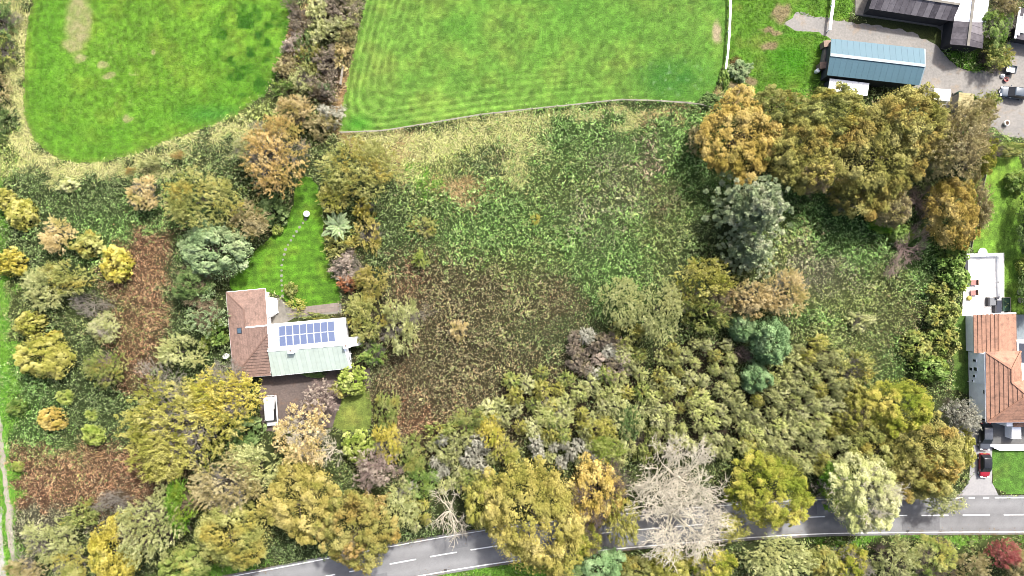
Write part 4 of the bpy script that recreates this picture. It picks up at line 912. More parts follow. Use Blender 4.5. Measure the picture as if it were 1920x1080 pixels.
# gabled wing, ridge running north-south
e0, e1, e2, e3, e4, e5 = W(1781, 83, 3.0), W(1842, 91, 3.0), W(1815, 86, 4.0), W(1795, -30, 3.0), W(1859, -30, 3.0), W(1829, -30, 4.0)
f0, f1, f2 = W(1788.5, 39, 3.0), W(1848.5, 42, 3.0), W(1820, 41, 4.0)
wallp(shrink([(e0.x, e0.y), (e1.x, e1.y), (e4.x, e4.y), (e3.x, e3.y)], .3), 2.9)
gg = [x + Vector((0, .35, -.1)) for x in (e0, e2, e1)]; MB().add(gg + [x + Vector((0, .1, 0)) for x in gg], [(0, 1, 2), (5, 4, 3), (0, 3, 4, 1), (1, 4, 5, 2), (2, 5, 3, 0)]).build('gable_wall', M['black_board'], of)
for P, a, b, ms in (((e0, f0, f2, e2), e0, f0, M['old_sheet']), ((e1, f1, f2, e2), e1, f1, M['old_sheet']), ((f0, e3, e5, f2), f0, e3, [M['white_sheet']]), ((f1, e4, e5, f2), f1, e4, [M['white_sheet']])):
    roof_pieces(of, P, a, b, 1.05, None, 'roof_sheet', along=True, gap=.02, rib=.03, basemat=M['black_board'], mats=ms)
strip(MB(), e2, e5, .45, .07, .06).build('ridge_cap', M['concrete'], of)
ap = MB().prism(wpoly([(1604, -20), (1603, 27), (1700, 41), (1755, 50), (1765, 58), (1764, 92), (1775, 94), (1782, 44), (1640, 14), (1630, -20)]), -.05, .12).build('concrete_apron', M['concrete'], kind='structure')
MB().prism(wpoly([(1603, 25), (1700, 39.5), (1757, 48.5), (1756.5, 51.5), (1700, 42.5), (1602, 28.5)]), 0, .3).build('kerb', M['concrete'], ap)
t = thing('shed', 'pale yellow boarded shed roof at the edge of the farmyard trees', 'shed', (0, 0, 0))
s0_, s1_, s2_, s3_ = W(1798, 173, 2.3), W(1826, 176, 2.3), W(1824, 212, 2.0), W(1796, 208, 2.0)
MB().prism(shrink([(p.x, p.y) for p in (s0_, s1_, s2_, s3_)], .12), 0, 1.95).build('wall', M['timber'], t)
roof_pieces(t, [s0_, s1_, s2_, s3_], s3_, s2_, .38, M['yellow_board'], 'roof_board', lift=.03, basemat=M['timber'])
t = thing('white_store', 'small white flat-roofed store between blue barn and yellow shed', 'shed', (0, 0, 0))
s0_, s1_, s2_, s3_ = W(1752, 166, 2.2), W(1783, 168, 2.2), W(1781, 190, 2.1), W(1752, 187, 2.1)
MB().prism(shrink([(p.x, p.y) for p in (s0_, s1_, s2_, s3_)], .1), 0, 2.05).build('wall', M['white_paint'], t); roof_pieces(t, [s0_, s1_, s2_, s3_], s3_, s2_, .75, M['white_sheet'], 'roof_sheet', along=True, gap=.02, basemat=M['alu'])
t = thing('oil_tank', 'dark green oil tank between the white store and yellow shed', 'tank', W(1791, 181)); MB().lathe((0, 0, .3), [(.45, 0), (.6, .15), (.6, 1.0), (.45, 1.2)], 14).build('tank', M['green_tank'], t, smooth=True); MB().box((0, 0, .15), (1.1, 1.1, .3)).build('plinth', M['concrete'], t); MB().lathe((0, 0, 1.5), [(.12, 0), (.12, .08)], 10).build('cap', M['black_board'], t)
t = thing('carport', 'dark carport with white roof panels at the top right corner', 'carport', (0, 0, 0))
s0_, s1_, s2_, s3_ = W(1912, 14, 2.4), W(1975, 22, 2.4), W(1966, 84, 2.2), W(1903, 72, 2.2)
MB().prism(shrink([(p.x, p.y) for p in (s0_, s1_, s2_, s3_)], .35), 0, 2.1).build('wall', M['black_board'], t); MB().slab([s0_, s1_, s2_, s3_], .12).build('roof', M['old_sheet'][2], t)
for k_ in range(2):
    a = W(1911 + k_ * 9, 30 - k_ * 4, 2.46); MB().box((a.x, a.y - 1.6, 2.42), (.62, 3.2, .06), -.15).build('roof_panel', M['white_sheet'], t)
strip(MB(), s0_ + Vector((0, 0, .05)), s3_ + Vector((0, 0, .05)), .3, .16, .05).build('fascia', M['white_paint'], t)

# --- house on the right
hs = thing('house', 'white rendered house with terracotta hip roof beside the road drive', 'house', (0, 0, 0))
ZE, ZR = 4.8, 6.7
hNW, hSW, hNE = W(1848, 660, ZE), W(1850, 792, ZE), W(1914, 658, ZE); hR1, hR2 = W(1897, 692, ZR), W(1897, 717, ZR); hAP = W(1926, 741, 7.75); hE2 = W(1990, 741, 7.75); hSE = W(1996, 790, ZE); hEe = W(1917, 728, ZE)
body = [(W(1852, 664, ZE)), (W(1910, 662, ZE)), (W(1912, 700, ZE)), (W(1990, 700, ZE)), (W(1990, 786, ZE)), (W(1854, 788, ZE))]
MB().prism([(p.x, p.y) for p in body], 0, ZE - .05).build('wall', M['white_render'], hs)
roof_pieces(hs, [hNW, hR1, hR2, hAP, hSW], hSW, hNW, .6, M['tile_orange'], 'tile_course', lift=.09, thick=.06, basemat=M['tile_deck'])
roof_pieces(hs, [hNW, hNE, hR1], hNW, hNE, .6, M['tile_orange'], 'tile_course', lift=.03, basemat=M['tile_deck'])
roof_pieces(hs, [hNE, hEe, hR2, hR1], hNE, hEe, .6, M['tile_orange'], 'tile_course', lift=.03, basemat=M['tile_deck'])
roof_pieces(hs, [hR2, hAP, hE2, W(1990, 700, ZE), hEe], hEe, W(1990, 700, ZE), .6, M['tile_orange'], 'tile_course', lift=.03, basemat=M['tile_deck'])
roof_pieces(hs, [hSW, hAP, hE2, hSE], hSW, hSE, .6, M['tile_orange'], 'tile_course', lift=.09, thick=.06, basemat=M['tile_deck'])
for a, b in ((hNW, hR1), (hR1, hR2), (hR1, hNE), (hR2, hAP), (hSW, hAP), (hAP, hE2)): strip(MB(), a + Vector((0, 0, .06)), b + Vector((0, 0, .06)), .26, .1, .07).build('ridge_tiles', M['ridge_tile'], hs)
strip(MB(), hNW - Vector((.05, 0, .1)), hSW - Vector((.05, 0, .1)), .16, .12, .02).build('gutter', M['white_paint'], hs); strip(MB(), hSW - Vector((0, .05, .1)), hSE - Vector((0, .05, .1)), .16, .12, .02).build('gutter', M['white_paint'], hs)
wx = W(1852, 664, ZE).x
def win(py, z, wdt, hgt):
    y = W(1820, py, z).y; f = MB().box((wx - .02, y, z), (.12, wdt, hgt)).build('window', M['white_paint'], hs); MB().box((wx - .075, y, z), (.04, wdt - .12, hgt - .12)).build('pane', M['glass'], f)
for py, z, a, b in ((692, .8, .6, .8), (692, 1.9, .7, .9), (705, 1.6, .5, .6), (735, 4.1, .7, .6), (676, 1.7, .5, .8), (714, 1.2, .4, .4)): win(py, z, a, b)
MB().box((wx - .04, W(1820, 772, 1).y, 1.05), (.08, 1.0, 2.1)).build('side_door', M['grey_fabric'], hs)
MB().tube([(wx - .1, W(1820, 718, 2).y, 0), (wx - .1, W(1820, 718, 2).y, ZE - .2)], .05, 8).build('downpipe', M['alu'], hs)
# rear extension, one storey
x0, x1, x2, x3 = W(1825, 590, 2.4), W(1905, 587, 2.4), W(1906, 662, 2.4), W(1826, 662, 2.4); y0, y1 = W(1873, 588, 3.75), W(1873, 664, 3.75)
MB().prism([(W(px, py, 2.4).x, W(px, py, 2.4).y) for px, py in ((1828, 593), (1902, 591), (1902, 661), (1829, 660))], 0, 2.35).build('extension_wall', M['white_render'], hs)
roof_pieces(hs, [x0, x3, y1, y0], x0, x3, .6, M['tile_orange'], 'tile_course', lift=.09, thick=.06, basemat=M['tile_deck'])
roof_pieces(hs, [x1, x2, y1, y0], x1, x2, .6, M['tile_orange'], 'tile_course', lift=.03, basemat=M['tile_deck'])
strip(MB(), y0, y1, .26, .1, .09).build('ridge_tiles', M['ridge_tile'], hs); strip(MB(), x0, y0, .2, .14, .05).build('verge_board', M['white_paint'], hs); strip(MB(), x1, y0, .2, .14, .05).build('verge_board', M['white_paint'], hs)
# annexe with dark panel, grey terrace, white parapet
ax_ = [(p.x, p.y) for p in (W(1907, 640, 2.6), W(1990, 636, 2.6), W(1990, 700, 2.6), W(1910, 700, 2.6))]; MB().prism(ax_, 0, 2.6).build('annexe', M['white_paint'], hs)
for k_ in range(2):
    p = W(1916 + k_ * 14, 662, 2.66); f = MB().box((p.x, p.y, 2.64), (1.05, 3.4, .06)).build('solar_panel', M['alu'], hs); MB().box((p.x, p.y, 2.675), (.98, 3.3, .012)).build('cell_sheet', M['solar_dark'], f)
MB().prism(wpoly([(1904, 590), (1990, 588), (1990, 640), (1906, 636)]), 0, .1).build('side_yard', plain('blue_grey_paving', A((165, 178, 186)), .8), hs)
gt = MB().prism(wpoly([(1858, 786), (1990, 786), (1990, 834), (1858, 834)]), -.05, .15).build('front_terrace', M['deck_grey'], kind='structure')
t = thing('garden_wall', 'low white wall between grey front terrace and clipped lawn', 'wall', (0, 0, 0)); MB().prism(wpoly([(1858, 834), (1990, 833), (1990, 842), (1869, 843), (1858, 838)]), 0, .7).build('panel', M['white_render'], t); MB().prism(wpoly([(1857, 833.5), (1990, 832.5), (1990, 836), (1857, 837)], .8), .7, .78).build('coping', M['white_paint'], t)
py0 = W(1893, 795, 3); ph = MB().box((py0.x, py0.y, 1.5), (1.0, .8, 3.0)).build('porch_post', M['white_paint'], hs); py0 = W(1906, 812, 1.8); MB().box((py0.x, py0.y, .9), (1.6, 2.0, 1.8)).build('porch', M['white_paint'], hs, bevel=.04)
pr0, pr1, pr2 = W(1900, 800, 3.0), W(1960, 800, 3.0), W(1930, 778, 4.4)
roof_pieces(hs, [pr0, pr1, pr2], pr0, pr1, .6, M['tile_orange'], 'tile_course', lift=.07, basemat=M['tile_deck']); roof_pieces(hs, [pr0, pr2, W(1902, 778, 3.0)], pr0, W(1902, 778, 3.0), .6, M['tile_orange'], 'tile_course', lift=.07, basemat=M['tile_deck'])
# terrace behind the house
tr = MB().prism(wpoly([(1808, 476), (1882, 474), (1882, 590), (1803, 592), (1806, 540)]), -.05, .12).build('rear_terrace', M['patio'], kind='structure')
for i in range(7):
    for j in range(11):
        if random.random() < .97:
            p = W(1814 + i * 10.2, 484 + j * 10, .13); MB().box((p.x, p.y, .135), (.9, .88, .03)).build('paving_slab', M['patio'], tr)
t = thing('terrace_wall', 'low white wall round the far end of the pale rear terrace', 'wall', (0, 0, 0))
for P in ([(1812, 476), (1879, 475), (1879, 480), (1812, 481)], [(1873, 480), (1879, 480), (1880, 528), (1874, 528)], [(1812, 481), (1816, 481), (1816, 500), (1812, 500)], [(1874, 530), (1881, 530), (1881, 556), (1875, 556)]): MB().prism(wpoly(P, .8), 0, .85).build('panel', M['white_paint'], t)
MB().prism(wpoly([(1809, 482), (1816, 490), (1816, 520), (1813, 520), (1809, 500)], 1.4), 0, 1.4).build('screen', M['rattan'], t)
t = thing('round_table', 'round white table top at the far end of the pale terrace', 'table', W(1837, 474, .1)); MB().lathe((0, 0, .72), [(.75, 0), (.78, .03), (.75, .07)], 20).build('table_top', M['white_paint'], t); MB().lathe((0, 0, 0), [(.35, 0), (.06, .06), (.06, .72)], 12).build('pedestal', M['white_paint'], t)
def lounger(px, py, label):
    t = thing('garden_chair', label, 'chair', W(px, py, .12) , .05); MB().box((0, 0, .36), (1.0, .9, .16)).build('cushion', M['pink_cushion'], t, bevel=.04); MB().box((.55, 0, .55), (.14, .95, .5)).build('backrest', M['brick'], t, bevel=.03)
    for sx in (-1, 1):
        for sy in (-1, 1): MB().box((sx * .42, sy * .38, .15), (.07, .07, .3)).build('leg', M['rattan'], t)
lounger(1823, 530, 'pink cushioned garden chair farther from the house on the terrace'); lounger(1822.5, 549, 'pink cushioned garden chair nearer the house on the terrace')
t = thing('pouffe', 'small yellow pouffe on the terrace below the pink chairs', 'pouffe', W(1816, 559, .12)); MB().lathe((0, 0, 0), [(.32, 0), (.42, .12), (.42, .3), (.3, .4)], 14).build('seat', M['yellow_cushion'], t, smooth=True); MB().lathe((0, 0, .4), [(.05, 0), (.04, .03)], 8).build('button', M['yellow_cushion'], t)
t = thing('corner_sofa', 'grey corner sofa with dark rattan back on the terrace', 'sofa', W(1862, 571, .12))
MB().box((-.35, .5, .3), (1.5, 1.3, .36)).build('seat_cushion', M['grey_fabric'], t, bevel=.05); MB().box((.65, -.35, .3), (1.0, 2.2, .36)).build('seat_cushion', M['solar_dark'], t, bevel=.05)
MB().box((-1.2, .5, .42), (.3, 1.5, .75)).build('armrest', M['rattan'], t); MB().box((-.1, -.8, .42), (.3, 1.2, .75)).build('backrest', M['rattan'], t); MB().box((.25, 1.1, .42), (.5, .3, .7)).build('backrest', M['rattan'], t)
t = thing('raised_planter', 'dark green planted bed with timber edge beside the corner sofa', 'planter', W(1884, 571)); MB().box((0, 0, .2), (1.25, 2.3, .4)).build('box', M['green_tank'], t); MB().box((.65, 0, .25), (.1, 2.5, .5)).build('edging', M['timber'], t); MB().box((0, 1.2, .25), (1.3, .1, .5)).build('edging', M['timber'], t)
for px, py, l in ((1912, 548, 'pale garden boulder on the house lawn, the upper of two'), (1914, 563, 'pale garden boulder on the house lawn, the lower of two')):
    bm = bmesh.new(); bmesh.ops.create_icosphere(bm, subdivisions=2, radius=.5)
    for v_ in bm.verts: v_.co *= random.uniform(.85, 1.12); v_.co.z *= .6
    me = bpy.data.meshes.new('boulder'); bm.to_mesh(me); bm.free(); me.materials.append(M['stone']); o = link('boulder', me, label=l, category='rock'); o.location = W(px, py, .2)

# ------------------------------------------------------------------ fences
def fence(name, line, label, mat, hgt=1.15, step=2.2, rails=((.12, 1.05), (.08, .6)), post=.13, railw=.07, flat=False):
    t = thing(name, label, 'fence', (0, 0, 0)); P, s_ = resample(pm(line), step); pmesh = None
    for i in range(len(P)):
        x, y = P[i]
        if pmesh is None: o = MB().box((0, 0, hgt / 2), (post, post, hgt), 0, .9).build('post', mat, t); pmesh = o.data
        else: o = link('post', pmesh, t)
        o.location = (x, y, 0); o.rotation_euler = (random.uniform(-.05, .05), random.uniform(-.05, .05), random.random())
    for i in range(len(P) - 1):
        a, b = Vector((*P[i], 0)), Vector((*P[i + 1], 0)); d = b - a
        for rh, rz in rails:
            m = MB(); dd = random.uniform(-.03, .03)
            if flat: m.box(((a.x + b.x) / 2, (a.y + b.y) / 2, rz + dd), (d.length + .05, rh, .05), math.atan2(d.y, d.x) + random.uniform(-.01, .01))
            else: m.box(((a.x + b.x) / 2, (a.y + b.y) / 2, rz + dd), (d.length + .05, railw, rh), math.atan2(d.y, d.x) + random.uniform(-.012, .012))
            m.build('rail', mat, t)
fence('field_fence', [(640, 250), (720, 247), (800, 234), (900, 217), (1000, 206), (1100, 196), (1160, 189), (1230, 191), (1300, 196), (1336, 205)], 'weathered timber fence along the foot of the northern pasture', M['timber'], post=.14, railw=.09, rails=((.09, 1.08), (.09, .6)))
fence('paddock_fence', [(1367, -60), (1366, 10), (1365, 50), (1362, 95), (1359, 125), (1352, 154)], 'white flat-railed fence running from the top edge through rough grass', M['white_paint'], flat=True, rails=((.3, 1.15), (.1, .6)), post=.12)
fence('yard_fence', [(1562, -60), (1557, 10), (1552, 45), (1549, 80)], 'broad white fence between rough pasture and farmyard gravel', M['white_paint'], flat=True, rails=((.38, 1.2), (.12, .6)), post=.14)
fence('hedge_rail', [(645, 128), (640, 162)], 'short pale timber rail at the hedge foot left of the northern pasture', M['timber'], railw=.3, rails=((.06, .9), (.06, .5)), step=1.5)
fence('boundary_fence', [(1846, 305), (1836, 350), (1822, 420), (1812, 475)], 'dark boundary fence on the west side of the house lawn', M['timber'], rails=((.5, 1.0), (.4, .45)), railw=.05)
# ------------------------------------------------------------------ vehicles
def loft(secs):
    """secs: list of closed cross-sections with equal counts -> MB"""
    m = MB(); k_ = len(secs[0]); P = [p for s in secs for p in s]; F = []
    for i in range(len(secs) - 1):
        for j in range(k_): F.append((i * k_ + j, i * k_ + (j + 1) % k_, (i + 1) * k_ + (j + 1) % k_, (i + 1) * k_ + j))
    F += [tuple(range(k_))[::-1], tuple(range((len(secs) - 1) * k_, len(secs) * k_))]
    return m.add(P, F)
def vehicle(name, label, cat, px, py, rz, L, Wd, Ht, paint, van=False, darkroof=False, z=.02):
    """front towards +X; body, glasshouse, roof, wheels, lamps, mirrors"""
    t = thing(name, label, cat, W(px, py, z), rz); w = Wd / 2
    bz = Ht * (.60 if not van else .52)
    prof = [(-.5, .55, .80), (-.485, .82, .92), (-.42, .98, 1.0), (-.2, 1.0, 1.0), (.1, 1.0, 1.0), (.22, .97, .99), (.36, .9, .96), (.455, .8, .88), (.5, .55, .70)] if not van else \
           [(-.5, .8, .92), (-.49, .98, .97), (-.42, 1.0, 1.0), (0, 1.0, 1.0), (.3, 1.0, 1.0), (.40, .93, .98), (.47, .8, .92), (.5, .55, .78)]
    secs = []
    for u, zz, ww in prof:
        h = bz * zz; a = w * ww; secs.append([(u * L, y, zc) for y, zc in ((-a * .86, .22), (-a, .36), (-a, h * .72), (-a * .95, h * .94), (-a * .55, h), (a * .55, h), (a * .95, h * .94), (a, h * .72), (a, .36), (a * .86, .22))])
    b = loft(secs).build('body', paint, t, smooth=True)
    s = b.modifiers.new('sub', 'SUBSURF'); s.levels = 2; s.render_levels = 2
    g0, g1, r0, r1 = (-.47, .24, -.36, .07) if not van else (-.49, .36, -.475, .26)
    def ring(u, hh, ww): return [(u * L, y, z_) for y, z_ in ((-w * ww, bz * .86), (-w * ww, bz), (-w * ww * .86, hh), (w * ww * .86, hh), (w * ww, bz), (w * ww, bz * .86))]
    loft([ring(g0, bz + .02, .9), ring(r0, Ht - .05, .93), ring((r0 + r1) / 2, Ht - .02, .95), ring(r1, Ht - .05, .93), ring(g1, bz + .02, .9)]).build('glasshouse', M['car_glass'], t, smooth=False)
    rw = w * (.79 if not van else .82)
    rf = loft([[(u * L, -rw * k_, zt - .05), (u * L, -rw * .8 * k_, zt), (u * L, rw * .8 * k_, zt), (u * L, rw * k_, zt - .05)] for u, zt, k_ in ((r0 - .015, Ht - .05, .93), (r0 + .05, Ht, 1), ((r0 + r1) / 2, Ht + .025, 1.0), (r1 - .04, Ht, 1), (r1 + .015, Ht - .06, .93))]).build('roof', M['car_glass'] if darkroof else paint, t, smooth=True)
    if van:   # solid rear sides, bonnet joins
        for s_ in (-1, 1):
            MB().slab([(-.48 * L, s_ * w * .93, bz * .9), (-.08 * L, s_ * w * .93, bz * .9), (-.08 * L, s_ * w * .84, Ht - .06), (-.47 * L, s_ * w * .84, Ht - .06)], .03).build('side_panel', paint, t)
    for s_ in (-1, 1):
        for u in (.05 if not van else .16, -.16 if not van else -.09):
            MB().slab([(u * L - .04, s_ * w * .915, bz), (u * L + .04, s_ * w * .915, bz), (u * L + .03, s_ * w * .80, Ht - .06), (u * L - .03, s_ * w * .80, Ht - .06)], .025).build('door_pillar', paint, t)
        for u in (.31, -.30):
            wh = MB(); wh.lathe((0, 0, 0), [(.2, -.1), (.32, -.1), (.34, -.06), (.34, .06), (.32, .1), (.2, .1)], 18); o = wh.build('wheel', M['rubber'], t, smooth=False); o.location = (u * L, s_ * (w - .1), .34); o.rotation_euler = (math.pi / 2, 0, 0)
            r = MB().lathe((0, 0, 0), [(.06, -.11), (.21, -.105), (.21, .105), (.06, .11)], 12).build('rim', M['rim'], o)
        MB().box((.466 * L, s_ * w * .66, bz * .72), (.22, .36, .16)).build('headlight', M['headlight'], t, bevel=.04)
        MB().box((-.487 * L, s_ * w * .74, bz * .8), (.12, .28, .22)).build('tail_light', M['red_lens'], t, bevel=.03)
        MB().box(((.17 if not van else .3) * L, s_ * (w + .1), bz * 1.02), (.14, .22, .15)).build('mirror', paint if not darkroof else M['car_black'], t, bevel=.03)
    MB().box((.495 * L, 0, .48), (.05, .5, .11)).build('number_plate', M['white_paint'], t)
    MB().box((-.5 * L, 0, .62), (.04, .5, .11)).build('number_plate', M['yellow_cushion'], t)
    return t
D = math.radians
vehicle('van', 'white van parked on the dark drive below the bungalow', 'van', 511.5, 769, D(-86), 5.2, 1.95, 1.95, M['car_white'], van=True)
vehicle('car', 'black car parked against the white house end of the drive', 'car', 1842, 817, D(-91), 4.7, 1.95, 1.6, M['car_black'])
vehicle('car', 'red car with dark roof parked nearest the road on the drive', 'car', 1841.5, 871, D(-90), 4.1, 1.8, 1.52, M['car_red'], darkroof=True)
vehicle('car', 'grey estate car in the farmyard at the right edge', 'car', 1896, 176, D(172), 4.7, 1.9, 1.55, M['car_grey'])
t = thing('trailer', 'small open grey trailer near the car in the farmyard', 'trailer', W(1890, 132), D(-12))
MB().box((0, 0, .5), (1.7, 1.25, .06)).build('floor', M['patio'], t)
for c_, s_ in (((0, .62, .68), (1.75, .06, .4)), ((0, -.62, .68), (1.75, .06, .4)), ((.87, 0, .68), (.06, 1.24, .4)), ((-.87, 0, .68), (.06, 1.24, .4))): MB().box(c_, s_).build('side', M['car_grey'], t)
for s_ in (-1, 1):
    o = MB().lathe((0, 0, 0), [(.12, -.07), (.27, -.08), (.27, .08), (.12, .07)], 14).build('wheel', M['rubber'], t); o.location = (0, s_ * .75, .28); o.rotation_euler = (math.pi / 2, 0, 0)
MB().tube([(-.8, 0, .45), (-1.7, 0, .42)], .05, 6).build('drawbar', M['rattan'], t); MB().tube([(-1.55, 0, 0), (-1.55, 0, .45)], .04, 6).build('jockey_leg', M['rattan'], t)
t = thing('feed_tub', 'round red tub lying between trailer and grey car', 'tub', W(1884, 150)); MB().lathe((0, 0, 0), [(.28, 0), (.38, .35), (.42, .4), (.36, .4), (.3, .08)], 16).build('bowl', M['red_plastic'], t); MB().tube([(-.4, 0, .38), (0, 0, .62), (.4, 0, .38)], .02, 5).build('handle', M['white_paint'], t)
t = thing('feed_sack', 'white slumped sack beside the farmyard trailer', 'sack', W(1878, 143), .5); MB().lathe((0, 0, 0), [(.3, 0), (.38, .15), (.3, .4), (.12, .5), (.16, .58)], 10).build('bag', M['white_paint'], t, smooth=True); MB().lathe((0, 0, .49), [(.13, 0), (.13, .04)], 8).build('tie', M['rattan'], t)
t = thing('white_tub', 'white tub planter below the grey car by the yard edge', 'planter', W(1884, 232)); MB().lathe((0, 0, 0), [(.3, 0), (.42, .3), (.45, .6), (.4, .62)], 14).build('pot', M['white_paint'], t, smooth=True); MB().lathe((0, 0, .6), [(.39, 0), (.36, .03)], 12).build('soil', M['leaf_litter'], t)

# tree fern on the lawn edge
def fern(px, py, R_, label):
    t = thing('tree_fern', label, 'palm', W(px, py, 1.6)); t.location.z = 0
    MB().tube([(0, 0, 0), (.05, .02, .9), (0, 0, 1.7)], [.2, .16, .14], 8).build('trunk', M['bark'], t)
    V = []; F = []
    rng = np.random.default_rng(9); n = 22; u = np.linspace(.08, 1, n); cx = u * R_; cz = .55 * R_ * np.sin(u * 2.3) * .8
    C = []; Dd = []; L_ = []
    for s_ in (-1, 1):
        C.append(np.stack([cx, s_ * .16 * np.sin(u * 3.0) * R_ * .5, cz], 1)); Dd.append(np.stack([np.full(n, .55), np.full(n, s_ * .9), np.full(n, -.15)], 1)); L_.append(.34 * np.sin(u * 2.9 + .15) * R_ * .55 + .05)
    C = np.concatenate(C); V, F = leafquads(C, np.tile([0, 0, 1.], (len(C), 1)), unit(np.concatenate(Dd)), np.concatenate(L_), .13 * R_ * .55); me = fastmesh('frond', V, F, [LM['silver']], tint=rng.uniform(.3, 1, len(V)))
    for i in range(17):
        o = link('frond', me, t); o.location = (0, 0, 1.62); o.rotation_euler = (random.uniform(-.2, .2), random.uniform(-.5, .15), i * 2.39996); s_ = random.uniform(.75, 1.1); o.scale = (s_, s_, s_)
fern(636, 425, 2.9, 'pale green tree fern with arching fronds on the right lawn edge')
